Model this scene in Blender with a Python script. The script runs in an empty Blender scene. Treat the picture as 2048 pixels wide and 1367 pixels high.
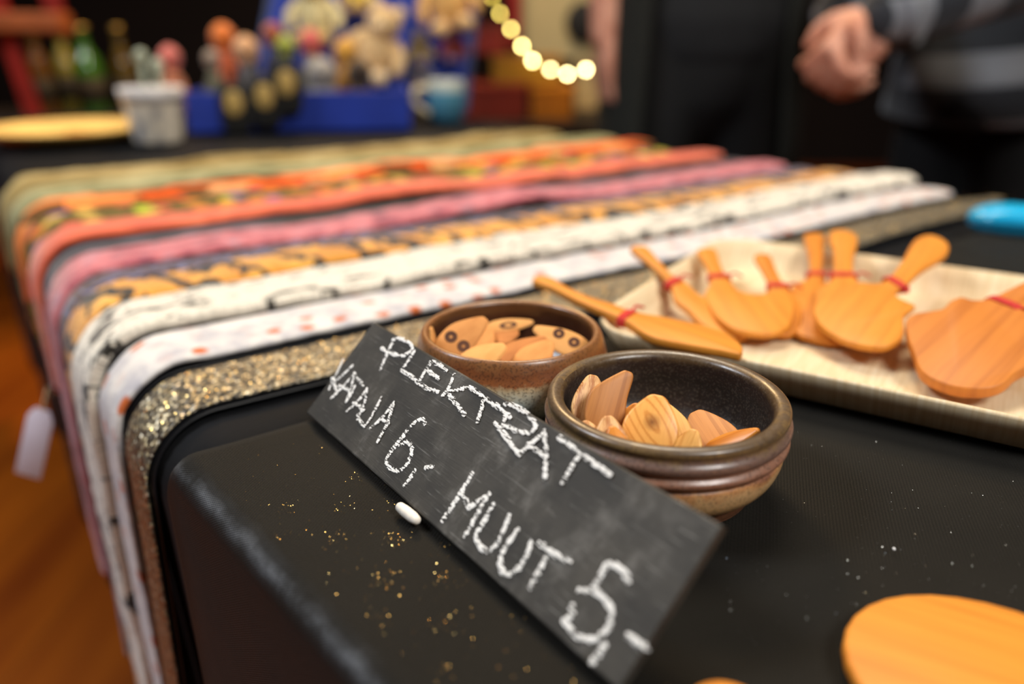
import bpy, math, random
from mathutils import Vector, Matrix, noise as mnoise
random.seed(7)
S = bpy.context.scene
COL = S.collection
PI = math.pi

# ------------------------------------------------------------------ camera, light, exposure
TZ = 0.75                       # table top height
CH = 0.18                       # camera above the table top
FPX, CX, CY, HZ = 1559.0, 1024.0, 683.5, 65.0
PITCH = math.atan((CY - HZ) / FPX)
CAM = Vector((0, 0, TZ + CH))
cd = bpy.data.cameras.new('camera'); cam = bpy.data.objects.new('camera', cd); COL.objects.link(cam)
cd.sensor_width = 36.0; cd.lens = FPX / 2048 * 36.0; cd.clip_start = 0.01; cd.clip_end = 60
cam.location = CAM; cam.rotation_euler = (PI / 2 - PITCH, 0, 0)
cd.dof.use_dof = True; cd.dof.focus_distance = 0.322; cd.dof.aperture_fstop = 3.1
S.camera = cam

W = bpy.data.worlds.new('world'); S.world = W; W.use_nodes = True
W.node_tree.nodes['Background'].inputs[0].default_value = (1.0, 0.80, 0.60, 1)
W.node_tree.nodes['Background'].inputs[1].default_value = 0.06

def area(name, loc, target, size, power, col):
    l = bpy.data.lights.new(name, 'AREA'); l.shape = 'DISK'; l.size = size; l.energy = power; l.color = col
    o = bpy.data.objects.new(name, l); COL.objects.link(o); o.location = loc
    d = Vector(target) - Vector(loc); o.rotation_euler = d.to_track_quat('-Z', 'Y').to_euler()
    return o
area('ceiling_lamp_over_table', (0.25, 1.35, 2.85), (0.1, 0.5, 0.75), 1.0, 28, (1.0, 0.88, 0.70))
area('fill_lamp_behind_camera', (1.3, -1.0, 2.8), (0.1, 0.4, 0.75), 1.0, 50, (1.0, 0.97, 0.93))  # unseen fill lamp behind the camera, added to brighten the front faces
area('ceiling_lamp_hall', (-0.4, 3.0, 2.85), (-0.3, 2.6, 0.7), 0.7, 45, (1.0, 0.66, 0.32))
area('ceiling_lamp_left', (-1.9, 0.5, 2.85), (-0.9, 0.6, 0.3), 0.8, 44, (0.86, 0.92, 1.0))
S.view_settings.view_transform = 'Standard'; S.view_settings.look = 'None'
S.view_settings.gamma = 1.0; S.view_settings.use_curve_mapping = False
S.view_settings.exposure = 0.35
S.cycles.use_denoising = True

# ------------------------------------------------------------------ geometry helpers
def ray(px, py):
    x = (px - CX) / FPX; y = (py - CY) / FPX; c, s = math.cos(PITCH), math.sin(PITCH)
    return Vector((x, c - s * y, -s - c * y))
def P(px, py, z=0.0):                       # point seen at a pixel, at height z above the table top
    r = ray(px, py); return CAM + r * ((z - CH) / r.z)
def R(px, py, y):                           # point seen at a pixel, y metres ahead of the camera
    r = ray(px, py); return CAM + r * (y / r.y)
def onplane(px, py, o, n):
    r = ray(px, py); return CAM + r * ((o - CAM).dot(n) / r.dot(n))
def ppm(y_point):                           # metres per pixel near a point
    c, s = math.cos(PITCH), math.sin(PITCH); d = y_point - CAM
    return (d.y * c - d.z * s) / FPX
NV = Vector((0.816, 0.578, 0)).normalized()   # across the tables (a)
EV = Vector((-NV.y, NV.x, 0))                 # along the tables (b)
def AB(a, b, z=0.0): return NV * a + EV * b + Vector((0, 0, TZ + z))

def hx(h, k=1.0):
    h = h.lstrip('#'); out = []
    for i in (0, 2, 4):
        c = int(h[i:i + 2], 16) / 255; out.append((c / 12.92 if c <= 0.04045 else ((c + 0.055) / 1.055) ** 2.4) * k)
    return (*out, 1.0)

def sclosed(pts, n=6):                      # closed Catmull-Rom
    out = []; m = len(pts)
    for i in range(m):
        p0, p1, p2, p3 = (Vector(pts[(i + k - 1) % m]) for k in range(4))
        for j in range(n):
            t = j / n
            out.append(0.5 * ((2 * p1) + (p2 - p0) * t + (2 * p0 - 5 * p1 + 4 * p2 - p3) * t * t + (3 * p1 - p0 - 3 * p2 + p3) * t ** 3))
    return out
def sopen(pts, n=6):
    pts = [Vector(p) for p in pts]
    if len(pts) < 3:
        return [pts[0].lerp(pts[1], j / n) for j in range(n + 1)]
    q = [2 * pts[0] - pts[1]] + pts + [2 * pts[-1] - pts[-2]]; out = []
    for i in range(1, len(q) - 2):
        p0, p1, p2, p3 = q[i - 1:i + 3]
        for j in range(n):
            t = j / n
            out.append(0.5 * ((2 * p1) + (p2 - p0) * t + (2 * p0 - 5 * p1 + 4 * p2 - p3) * t * t + (3 * p1 - p0 - 3 * p2 + p3) * t ** 3))
    out.append(pts[-1]); return out

def wloc(o):
    v = Vector((0, 0, 0))
    while o is not None: v += o.location; o = o.parent
    return v
def tag(o, label=None, cat=None, group=None, kind=None):
    if label: o['label'] = label
    if cat: o['category'] = cat
    if group: o['group'] = group
    if kind: o['kind'] = kind
    return o
def thing(name, loc, label, cat, group=None):
    o = bpy.data.objects.new(name, None); COL.objects.link(o); o.location = loc; o.empty_display_size = 0.05
    return tag(o, label, cat, group)

class MB:
    def __init__(s): s.v = []; s.f = []; s.uv = []; s.mi = []
    def add(s, vs, fs, uvs=None, mi=0):
        b = len(s.v); s.v += [Vector(x) for x in vs]; s.f += [tuple(i + b for i in f) for f in fs]
        s.uv += [tuple(x)[:2] for x in uvs] if uvs else [(x[0], x[1]) for x in vs]; s.mi += [mi] * len(fs); return s
    def box(s, c, size, ax=None, bev=0.0, mi=0):
        X, Y, Z = ax or (Vector((1, 0, 0)), Vector((0, 1, 0)), Vector((0, 0, 1))); c = Vector(c)
        hx_, hy, hz = (k / 2 for k in size)
        if bev <= 0:
            vs = [c + X * hx_ * i + Y * hy * j + Z * hz * k for k in (-1, 1) for j in (-1, 1) for i in (-1, 1)]
            fs = [(0, 2, 3, 1), (4, 5, 7, 6), (0, 1, 5, 4), (2, 6, 7, 3), (0, 4, 6, 2), (1, 3, 7, 5)]
            return s.add(vs, fs, [((v - c).dot(X), (v - c).dot(Y)) for v in vs], mi)
        out = []
        bx, by = hx_ - bev, hy - bev
        for sx, sy, a0 in ((1, 1, 0), (-1, 1, PI / 2), (-1, -1, PI), (1, -1, 1.5 * PI)):
            for q in range(4):
                a = a0 + q * PI / 6; out.append((sx * bx + bev * math.cos(a), sy * by + bev * math.sin(a)))
        return s.prism(out, c, X, Y, size[2], bev * 0.6, mi)
    def prism(s, outl, c, X, Y, t, bev=0.0, mi=0, dome=0.0):
        c = Vector(c); N = X.cross(Y).normalized(); m = len(outl); outl = [Vector((p[0], p[1])) for p in outl]
        ce = sum(outl, Vector((0, 0))) / m
        nrm = []
        for i in range(m):
            d = outl[(i + 1) % m] - outl[i - 1]; d = d.normalized() if d.length > 1e-9 else Vector((1, 0)); nrm.append(Vector((d.y, -d.x)))
        area2 = sum(outl[i].x * outl[(i + 1) % m].y - outl[(i + 1) % m].x * outl[i].y for i in range(m))
        sg = 1 if area2 > 0 else -1
        rings = [(-t / 2, bev), (-t / 2 + bev * .3, bev * .3), (-t / 2 + bev, 0), (t / 2 - bev, 0), (t / 2 - bev * .3, bev * .3), (t / 2, bev)] if bev > 0 else [(-t / 2, 0), (t / 2, 0)]
        vs = []; uv = []
        for z, ins in rings:
            for i in range(m):
                p = outl[i] - nrm[i] * sg * ins
                vs.append(c + X * p.x + Y * p.y + N * z); uv.append(p)
        fs = []
        for r in range(len(rings) - 1):
            for i in range(m):
                j = (i + 1) % m; q = (r * m + i, r * m + j, (r + 1) * m + j, (r + 1) * m + i)
                fs.append(q if sg > 0 else q[::-1])
        top = tuple((len(rings) - 1) * m + i for i in range(m)); bot = tuple(range(m))
        fs += [top if sg > 0 else top[::-1], bot[::-1] if sg > 0 else bot]
        return s.add(vs, fs, uv, mi)
    def tube(s, pts, rad, seg=10, mi=0, flat=1.0, up=None, caps=True):
        pts = [Vector(p) for p in pts]; n = len(pts)
        if not hasattr(rad, '__len__'): rad = [rad] * n
        if caps:                                       # rounded ends
            a = (pts[0] - pts[1]).normalized(); b = (pts[-1] - pts[-2]).normalized()
            r0, r1 = rad[0], rad[-1]
            pts = [pts[0] + a * r0 * k for k in (1, .94, .7, .35)] + pts + [pts[-1] + b * r1 * k for k in (.35, .7, .94, 1)]
            rad = [r0 * k for k in (.02, .34, .71, .94)] + list(rad) + [r1 * k for k in (.94, .71, .34, .02)]; n = len(pts)
        vs = []; uv = []; L = 0; ref = Vector(up) if up else None
        for i in range(n):
            d = (pts[min(i + 1, n - 1)] - pts[max(i - 1, 0)]).normalized()
            if ref is None:
                ref = Vector((0, 0, 1)) if abs(d.z) < .9 else Vector((1, 0, 0))
            x = ref.cross(d)
            if x.length < 1e-6: x = Vector((1, 0, 0)).cross(d)
            x.normalize(); y = d.cross(x).normalized()
            if up is None: ref = y
            if i: L += (pts[i] - pts[i - 1]).length
            for k in range(seg):
                a = 2 * PI * k / seg
                vs.append(pts[i] + x * math.cos(a) * rad[i] + y * math.sin(a) * rad[i] * flat); uv.append((L, a * rad[i]))
        fs = []
        for i in range(n - 1):
            for k in range(seg):
                l = (k + 1) % seg; fs.append((i * seg + k, i * seg + l, (i + 1) * seg + l, (i + 1) * seg + k))
        fs += [tuple(range(seg))[::-1], tuple((n - 1) * seg + k for k in range(seg))]
        return s.add(vs, fs, uv, mi)
    def ball(s, c, r, seg=14, rings=9, mi=0, ax=None):
        c = Vector(c); r = (r, r, r) if not hasattr(r, '__len__') else r
        X, Y, Z = ax or (Vector((1, 0, 0)), Vector((0, 1, 0)), Vector((0, 0, 1)))
        vs = [c - Z * r[2]]
        for i in range(1, rings):
            p = PI * i / rings
            for k in range(seg):
                a = 2 * PI * k / seg
                vs.append(c + X * r[0] * math.sin(p) * math.cos(a) + Y * r[1] * math.sin(p) * math.sin(a) - Z * r[2] * math.cos(p))
        vs.append(c + Z * r[2]); fs = []
        for k in range(seg):
            l = (k + 1) % seg; fs.append((0, 1 + l, 1 + k)); fs.append((len(vs) - 1, 1 + (rings - 2) * seg + k, 1 + (rings - 2) * seg + l))
        for i in range(rings - 2):
            for k in range(seg):
                l = (k + 1) % seg; a = 1 + i * seg
                fs.append((a + k, a + l, a + seg + l, a + seg + k))
        return s.add(vs, fs, None, mi)
    def lathe(s, prof, c, seg=96, mis=None, wob=0.0):
        c = Vector(c); n = len(prof); vs = []; uv = []
        for i, (r, z) in enumerate(prof):
            for k in range(seg):
                a = 2 * PI * k / seg; rr = r * (1 + wob * math.sin(3 * a + z * 90))
                vs.append(c + Vector((rr * math.cos(a), rr * math.sin(a), z))); uv.append((a / (2 * PI), i / n))
        b = len(s.v); s.v += vs; s.uv += uv
        for i in range(n - 1):
            for k in range(seg):
                l = (k + 1) % seg; s.f.append((b + i * seg + k, b + i * seg + l, b + (i + 1) * seg + l, b + (i + 1) * seg + k)); s.mi.append(mis[i] if mis else 0)
        s.f.append(tuple(b + k for k in range(seg))[::-1]); s.mi.append(mis[0] if mis else 0)
        s.f.append(tuple(b + (n - 1) * seg + k for k in range(seg))); s.mi.append(mis[-1] if mis else 0)
        return s
    def build(s, name, mats, parent=None, smooth=True, label=None, cat=None, group=None, kind=None, origin=None):
        o0 = wloc(parent) if parent else Vector(origin if origin is not None else (0, 0, 0))
        me = bpy.data.meshes.new(name); me.from_pydata([v - o0 for v in s.v], [], s.f)
        ul = me.uv_layers.new(name='UVMap'); li = [0] * len(me.loops); me.loops.foreach_get('vertex_index', li)
        ul.data.foreach_set('uv', [c for i in li for c in s.uv[i]])
        mats = mats if isinstance(mats, (list, tuple)) else [mats]
        for m in mats: me.materials.append(m)
        if len(mats) > 1: me.polygons.foreach_set('material_index', s.mi)
        me.polygons.foreach_set('use_smooth', [smooth] * len(me.polygons)); me.update()
        o = bpy.data.objects.new(name, me); COL.objects.link(o)
        if parent: o.parent = parent
        else: o.location = o0
        return tag(o, label, cat, group, kind)

def base_of(mb):                                # centre bottom of a collected shape
    xs = [v.x for v in mb.v]; ys = [v.y for v in mb.v]; zs = [v.z for v in mb.v]
    return Vector(((min(xs) + max(xs)) / 2, (min(ys) + max(ys)) / 2, min(zs)))

# ------------------------------------------------------------------ material helpers
class M:
    def __init__(s, name):
        s.m = bpy.data.materials.new(name); s.m.use_nodes = True; s.t = s.m.node_tree; s.b = s.t.nodes['Principled BSDF']; s._c = {}
    def n(s, typ, **kw):
        o = s.t.nodes.new(typ)
        for k, v in kw.items():
            if k.startswith('i_'):
                o.inputs[int(k[2:]) if k[2:].isdigit() else k[2:].replace('_', ' ')].default_value = v
            else: setattr(o, k, v)
        return o
    def l(s, a, b): s.t.links.new(a, b)
    def coord(s, kind='Object', scale=(1, 1, 1), rot=(0, 0, 0), loc=(0, 0, 0)):
        tc = s.n('ShaderNodeTexCoord'); mp = s.n('ShaderNodeMapping'); s.l(tc.outputs[kind], mp.inputs[0])
        mp.inputs['Scale'].default_value = scale; mp.inputs['Rotation'].default_value = rot; mp.inputs['Location'].default_value = loc
        return mp.outputs[0]
    def noise(s, co, scale, detail=3, rough=.55, dist=0.0):
        o = s.n('ShaderNodeTexNoise'); s.l(co, o.inputs['Vector']); o.inputs['Scale'].default_value = scale; o.inputs['Detail'].default_value = detail
        o.inputs['Roughness'].default_value = rough; o.inputs['Distortion'].default_value = dist; return o.outputs['Fac']
    def voro(s, co, scale, out='Distance', feat='F1', rnd=1.0):
        o = s.n('ShaderNodeTexVoronoi', feature=feat, voronoi_dimensions='2D'); s.l(co, o.inputs['Vector']); o.inputs['Scale'].default_value = scale; o.inputs['Randomness'].default_value = rnd
        return o.outputs[out]
    def wave(s, co, scale, dist=2, detail=2, dscale=1.5, typ='BANDS', direc='X', prof='SIN'):
        o = s.n('ShaderNodeTexWave', wave_type=typ, wave_profile=prof); s.l(co, o.inputs['Vector'])
        if typ == 'BANDS': o.bands_direction = direc
        else: o.rings_direction = direc
        o.inputs['Scale'].default_value = scale; o.inputs['Distortion'].default_value = dist; o.inputs['Detail'].default_value = detail; o.inputs['Detail Scale'].default_value = dscale
        return o.outputs['Fac']
    def ramp(s, fac, stops, interp='LINEAR'):
        o = s.n('ShaderNodeValToRGB'); s.l(fac, o.inputs[0]); cr = o.color_ramp; cr.interpolation = interp
        while len(cr.elements) < len(stops): cr.elements.new(0.5)
        for e, (p, c) in zip(cr.elements, stops):
            e.position = p; e.color = c if hasattr(c, '__len__') else (c, c, c, 1)
        return o.outputs[0]
    def mix(s, fac, a, b, blend='MIX'):
        o = s.n('ShaderNodeMix', data_type='RGBA', blend_type=blend)
        for sock, v in ((o.inputs[0], fac), (o.inputs[6], a), (o.inputs[7], b)):
            if hasattr(v, 'is_output') or isinstance(v, bpy.types.NodeSocket): s.l(v, sock)
            else: sock.default_value = v
        return o.outputs[2]
    def math(s, op, a, b=None):
        o = s.n('ShaderNodeMath', operation=op)
        for sock, v in ((o.inputs[0], a), (o.inputs[1], b)):
            if v is None: continue
            if isinstance(v, bpy.types.NodeSocket): s.l(v, sock)
            else: sock.default_value = v
        return o.outputs[0]
    def sep(s, co):
        o = s.n('ShaderNodeSeparateXYZ'); s.l(co, o.inputs[0]); return o.outputs
    def set(s, base=None, rough=None, metal=None, spec=None, sheen=None, coat=None, emit=None, est=1.0, sub=None):
        b = s.b.inputs
        for k, v in (('Base Color', base), ('Roughness', rough), ('Metallic', metal), ('Specular IOR Level', spec), ('Sheen Weight', sheen), ('Coat Weight', coat), ('Emission Color', emit), ('Subsurface Weight', sub)):
            if v is None: continue
            if isinstance(v, bpy.types.NodeSocket): s.l(v, b[k])
            else: b[k].default_value = v
        if emit is not None: b['Emission Strength'].default_value = est
        return s
    def bump(s, fac, strength=.3, dist=.001):
        o = s.n('ShaderNodeBump'); s.l(fac, o.inputs['Height']); o.inputs['Strength'].default_value = strength; o.inputs['Distance'].default_value = dist
        s.l(o.outputs[0], s.b.inputs['Normal']); return s

def plain(name, c, rough=.6, metal=0, spec=.4, var=.25, scale=30, bump=0.0, coat=0.0, sheen=0.0):
    m = M(name); co = m.coord(); f = m.noise(co, scale, 4)
    c = hx(c) if isinstance(c, str) else c
    d = tuple(x * (1 - var) for x in c[:3]) + (1,); e = tuple(min(1, x * (1 + var * .6)) for x in c[:3]) + (1,)
    m.set(m.ramp(f, [(.3, d), (.7, e)]), rough, metal, spec, coat=coat, sheen=sheen)
    if bump: m.bump(f, bump, .002)
    return m.m

def wood(name, c1, c2, gs=260, stretch=.08, rough=.5, dist=6, knot=None, seed=0.0, stripes=False):
    m = M(name); co = m.coord('UV', (1, 1, 1), (0, 0, 0), (seed, seed * .7, 0))
    st = m.coord('UV', (stretch, 1, 1), (0, 0, 0), (seed, seed * .7, 0))
    g = m.noise(st, 700, 3); g2 = m.noise(st, gs, 3, .6, .3); big = m.noise(co, 25, 2)
    if knot:
        kc = m.coord('UV', (1, 1, 0), (0, 0, .75)); ks = m.n('ShaderNodeMapping'); m.l(kc, ks.inputs[0]); ks.inputs['Scale'].default_value = (.42, 1.25, 0); f = m.wave(ks.outputs[0], 95, 3.0, 2, 70, 'RINGS', 'Z')
        a = m.ramp(f, [(.1, hx(c1)), (.75, hx(c1)), (.95, hx(c2))])
    elif stripes: a = m.ramp(m.wave(st, 60, 5, 2, 60, 'BANDS', 'Y'), [(.1, hx(c1)), (.42, hx(c1)), (.72, hx(c2))])
    else: a = m.ramp(g2, [(.32, hx(c2)), (.55, hx(c1)), (.8, hx(c1))])
    a = m.mix(m.ramp(g, [(.5, 0.0), (.75, .35)]), a, hx(c2)); a = m.mix(m.math('MULTIPLY', big, .4), a, hx(c1))
    if knot:
        ln = m.n('ShaderNodeVectorMath', operation='LENGTH'); m.l(kc, ln.inputs[0])
        a = m.mix(m.ramp(ln.outputs['Value'], [(.0010, 1.0), (.0026, 0.0)]), a, hx('8a5228'))
    m.set(a, rough, 0, .4); m.bump(g, .12, .0004); return m.m

# ------------------------------------------------------------------ room shell
def floor_mat():
    m = M('floor_wood'); co = m.coord(); st = m.coord('Object', (1, .12, 1))
    f = m.noise(st, 9, 4); p = m.wave(co, 1.6, .2, 1, 1, 'BANDS', 'X', 'SAW')
    a = m.ramp(f, [(.3, hx('7a3406')), (.7, hx('a4520c'))]); a = m.mix(m.ramp(p, [(0, .6), (.04, 0.0)]), a, hx('3a1d08'))
    m.set(a, .35, 0, .5); return m.m
def wallm(name, c):
    return plain(name, c, .8, var=.2, scale=3)
def slab(name, c, size, mat):
    o = MB().box(c, size).build(name, mat, smooth=False, kind='structure', origin=c); return o
slab('floor', (0, 1.5, -.05), (8, 11, .1), floor_mat())
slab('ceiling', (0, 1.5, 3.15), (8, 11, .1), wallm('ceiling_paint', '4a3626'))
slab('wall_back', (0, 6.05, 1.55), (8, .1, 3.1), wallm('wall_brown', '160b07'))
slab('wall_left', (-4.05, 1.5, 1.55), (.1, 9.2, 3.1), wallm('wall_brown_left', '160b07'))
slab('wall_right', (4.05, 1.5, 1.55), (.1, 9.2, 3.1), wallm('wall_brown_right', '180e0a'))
slab('wall_front', (0, -3.05, 1.55), (8, .1, 3.1), wallm('wall_grey_front', '5a5048'))

# ------------------------------------------------------------------ tables and their black cloths
def cloth_mat(name, c, sh=.02, edge_highlight=False):
    m = M(name); co = m.coord('UV')
    tw = m.wave(m.coord('UV', (1, 1, 1), (0, 0, .62)), 330, .4, 2, 40, 'BANDS', 'X'); tw2 = m.wave(m.coord('UV', (1, 1, 1), (0, 0, -.95)), 260, .4, 2, 40, 'BANDS', 'X')
    f = m.noise(co, 18, 4); dust = m.noise(co, 900, 2)
    a = m.mix(m.ramp(f, [(.35, 0.0), (.7, 1.0)]), hx(c), tuple(x * 1.5 for x in hx(c)[:3]) + (1,))
    a = m.mix(m.ramp(dust, [(.68, 0.0), (.78, .35)]), a, hx('3a3a3c'))
    if edge_highlight:                                     # sheen highlight of the rounded table edge, painted as a pale band
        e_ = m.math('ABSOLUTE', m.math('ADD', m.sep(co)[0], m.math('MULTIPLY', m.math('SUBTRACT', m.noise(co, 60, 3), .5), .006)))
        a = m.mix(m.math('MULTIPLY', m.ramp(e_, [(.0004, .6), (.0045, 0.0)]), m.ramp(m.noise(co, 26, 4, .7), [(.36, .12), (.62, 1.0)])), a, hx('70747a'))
    m.set(a, m.ramp(f, [(.3, .50), (.7, .62)]), 0, .09, sheen=sh)
    m.bump(m.math('ADD', m.math('ADD', tw, tw2), m.math('MULTIPLY', dust, 2.0)), .35, .0006); return m.m
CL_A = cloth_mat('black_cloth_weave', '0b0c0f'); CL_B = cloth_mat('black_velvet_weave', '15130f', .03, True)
def make_cloth(name, bs, zf, edge, right, rc, drop, mat, label, ripple):
    mb = MB(); rows = []
    for b in bs:
        e0 = edge(b); z0 = zf(b); r = right; pts = []
        for k in range(10): pts.append((r + .004 * math.sin(b * 21 + k), -drop + (drop - rc) * k / 9))
        for k in range(1, 5): q = k / 4 * PI / 2; pts.append((r - rc + rc * math.cos(q), -rc + rc * math.sin(q)))
        nn = 60
        for k in range(1, nn):
            a = (r - rc) + (e0 + rc - (r - rc)) * k / nn
            pts.append((a, .0007 * mnoise.noise(Vector((a * 9, b * 9, 3)))))
        for k in range(7): q = k / 6 * PI / 2; pts.append((e0 + rc - rc * math.sin(q), -rc + rc * math.cos(q)))
        for k in range(1, 15):
            t = k / 14; z = -rc - (drop - rc) * t
            pts.append((e0 + ripple * t * (1.7 + math.sin(b * 17) + .6 * math.sin(b * 31 + 1)), z))
        rows.append([AB(a, b, z + z0) for a, z in pts])
    m = len(rows[0]); vs = [v for r_ in rows for v in r_]; uv = []
    for i, r_ in enumerate(rows):
        L = 0
        for j, v in enumerate(r_):
            if j: L += (v - r_[j - 1]).length
            uv.append((L, bs[i]))
        Lf = sum((r_[j] - r_[j - 1]).length for j in range(1, len(r_) - 17))
        for j in range(m): k_ = i * m + j; uv[k_] = (uv[k_][0] - Lf, uv[k_][1])
    fs = [(i * m + j, i * m + j + 1, (i + 1) * m + j + 1, (i + 1) * m + j) for i in range(len(rows) - 1) for j in range(m - 1)]
    mb.add(vs, fs, uv); o = mb.build(name, mat, origin=AB(.5, sum(bs) / len(bs), 0), label=label, cat='tablecloth')
    so = o.modifiers.new('thickness', 'SOLIDIFY'); so.thickness = .0012; so.offset = 0
    return o
bsA = [.350 + (2.25 - .350) * i / 90 for i in range(91)]
bsB = [-.9 + (.28 + .9) * i / 60 for i in range(61)] + [.29, .30, .31, .32, .328, .334, .339, .3425, .345]
EDGE_A = lambda b: .052
EDGE_B = lambda b: .049 + .095 * max(0, .345 - b) - .0
def zB(b):
    z = .0032
    if b > .322:
        t = (b - .322) / .023; z = .0032 + .0022 * math.sin(t * PI) - .0125 * t * t * t
    return z
make_cloth('tablecloth', bsA, lambda b: -.0076, EDGE_A, 1.02, .034, .58, CL_A, 'black cloth on the long table that lies under the row of guitar straps', .008)
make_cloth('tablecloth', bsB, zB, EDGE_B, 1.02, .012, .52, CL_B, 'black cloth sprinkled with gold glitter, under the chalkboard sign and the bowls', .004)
tw_m = plain('table_board', '6b4a2c', .5); tl_m = plain('table_leg_steel', '30302f', .4, .8)
def table(b0, b1, label, e):
    t = thing('trestle_table', AB(.5, (b0 + b1) / 2, -TZ), label, 'table')
    ax = (NV, EV, Vector((0, 0, 1)))
    MB().box(AB((e + .975) / 2, (b0 + b1) / 2, -.029), (.975 - e, b1 - b0, .03), ax).build('table_top', tw_m, t, False)
    for a in (e + .10, .88):
        for b in (b0 + .12, b1 - .12):
            MB().tube([AB(a, b, -.035), AB(a, b, -TZ + .018)], .017, 12).build('leg', tl_m, t)
table(.372, 2.23, 'long trestle table under the black cloth with the guitar straps', .075)
table(-.88, .318, 'trestle table nearest the camera, under the bowls and the palm leaf tray', .21)

# ------------------------------------------------------------------ guitar straps
def strap_mats():
    D = {}
    m = M('glitter_fabric'); co = m.coord('UV'); v = m.n('ShaderNodeTexVoronoi', voronoi_dimensions='2D'); m.l(co, v.inputs['Vector']); v.inputs['Scale'].default_value = 750
    r = m.sep(v.outputs['Color'])[0]
    m.set(m.ramp(r, [(.0, hx('322f29')), (.5, hx('6a6256')), (.78, hx('978a70')), (.94, hx('cdb88a')), (1.0, hx('fff6e0'))]), .38, .45, .6)
    g = m.n('ShaderNodeNormalMap') if False else None
    vm = m.n('ShaderNodeVectorMath', operation='SUBTRACT'); m.l(v.outputs['Color'], vm.inputs[0]); vm.inputs[1].default_value = (.5, .5, .5)
    sc = m.n('ShaderNodeVectorMath', operation='SCALE'); m.l(vm.outputs[0], sc.inputs[0]); sc.inputs['Scale'].default_value = .9
    ge = m.n('ShaderNodeNewGeometry'); ad = m.n('ShaderNodeVectorMath', operation='ADD'); m.l(ge.outputs['Normal'], ad.inputs[0]); m.l(sc.outputs[0], ad.inputs[1])
    no = m.n('ShaderNodeVectorMath', operation='NORMALIZE'); m.l(ad.outputs[0], no.inputs[0]); m.l(no.outputs[0], m.b.inputs['Normal'])
    D['glitter'] = m.m
    m = M('white_plush_orange_dots'); co = m.coord('UV', (1, 1.25, 1)); d = m.voro(co, 42, rnd=.75); w = m.noise(m.coord('UV'), 160, 3)
    d = m.math('ADD', d, m.math('MULTIPLY', w, .22)); pick = m.sep(m.voro(co, 42, 'Color', rnd=.75))[0]
    sp = m.math('MULTIPLY', m.ramp(d, [(.25, 1.0), (.36, 0.0)]), m.ramp(pick, [(.40, .12), (.6, 1.0)]))
    a = m.mix(sp, m.ramp(m.noise(m.coord('UV'), 60, 3), [(.35, hx('b4b1b6')), (.6, hx('dcd6d0'))]), hx('c4622a'))
    m.set(a, .9, 0, .1, sheen=.4); m.bump(w, .5, .002); D['dots'] = m.m
    m = M('white_fur_black_marks'); co = m.coord('UV', (.55, 1.3, 1)); n1 = m.noise(co, 60, 4, .6, 1.2); n2 = m.noise(m.coord('UV'), 9, 2); w = m.noise(m.coord('UV', (1, .4, 1)), 500, 3)
    k = m.ramp(m.math('ADD', n1, m.math('MULTIPLY', n2, .35)), [(.745, 0.0), (.785, 1.0)])
    a = m.mix(k, m.ramp(w, [(.3, hx('cac1b1')), (.6, hx('efe6d4'))]), hx('2a261f')); m.set(a, .95, 0, .08, sheen=.5); m.bump(w, .6, .003); D['fur'] = m.m
    m = M('tiger_plush'); co = m.coord('UV', (1, .55, 1), (0, 0, .75)); f = m.wave(co, 9.5, 7, 3, 5, 'BANDS', 'X'); w = m.noise(m.coord('UV', (1, .4, 1)), 500, 3)
    a = m.mix(m.ramp(f, [(.68, 0.0), (.80, 1.0)]), m.ramp(m.noise(m.coord('UV'), 30, 2), [(.35, hx('cf8420')), (.7, hx('eeb04a'))]), hx('15120e')); m.set(a, .95, 0, .08, sheen=.4); m.bump(w, .6, .003); D['tiger'] = m.m
    m = M('mauve_blue_speckle'); co = m.coord('UV'); a = m.ramp(m.noise(co, 120, 3), [(.35, hx('2e2226')), (.52, hx('5e4a4c')), (.62, hx('6f7ca8')), (.68, hx('4a3a40'))]); m.set(a, .9, 0, .1, sheen=.3); D['mauve'] = m.m
    m = M('pink_mottled_plush'); co = m.coord('UV', (.5, 1, 1)); w = m.noise(m.coord('UV'), 260, 3)
    a = m.ramp(m.noise(co, 70, 3), [(.3, hx('55263c')), (.43, hx('ae5560')), (.56, hx('d4797c')), (.72, hx('a08898'))]); a = m.mix(m.ramp(w, [(.55, 0.0), (.7, .6)]), a, hx('84486a')); m.set(a, .9, 0, .1, sheen=.4); m.bump(w, .5, .003); D['pink'] = m.m
    m = M('navy_grey_strap'); co = m.coord('UV', (.25, 1, 1)); v_ = m.sep(m.coord('UV'))[1]
    a = m.ramp(m.noise(co, 45, 2), [(.50, hx('12131a')), (.66, hx('6a6672')), (.8, hx('a09aa4'))]); m.set(a, .7, 0, .2, sheen=.2); D['navy'] = m.m
    m = M('coral_plush'); co = m.coord('UV', (.4, 1, 1)); a = m.ramp(m.noise(co, 60, 3), [(.3, hx('b8432c')), (.6, hx('ea6f48')), (.8, hx('f08c68'))]); m.set(a, .9, 0, .1, sheen=.4); D['coral'] = m.m
    m = M('olive_floral_print'); co = m.coord('UV'); d = m.voro(co, 34, rnd=.9); c = m.sep(m.voro(co, 34, 'Color', rnd=.9))
    pal = m.ramp(c[0], [(0, hx('b9c23e')), (.25, hx('e2893a')), (.45, hx('d8594a')), (.6, hx('7a5a8a')), (.8, hx('d9b25a')), (1.0, hx('5f7a45'))], 'CONSTANT')
    a = m.mix(m.ramp(d, [(.24, 1.0), (.38, 0.0)]), m.ramp(m.noise(co, 90, 3), [(.35, hx('443a1e')), (.65, hx('7d6c40'))]), pal); m.set(a, .9, 0, .1); D['floral'] = m.m
    m = M('orange_patchwork_print'); co = m.coord('UV', (1, 1.2, 1)); c = m.sep(m.voro(co, 26, 'Color', rnd=.8)); 
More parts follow.
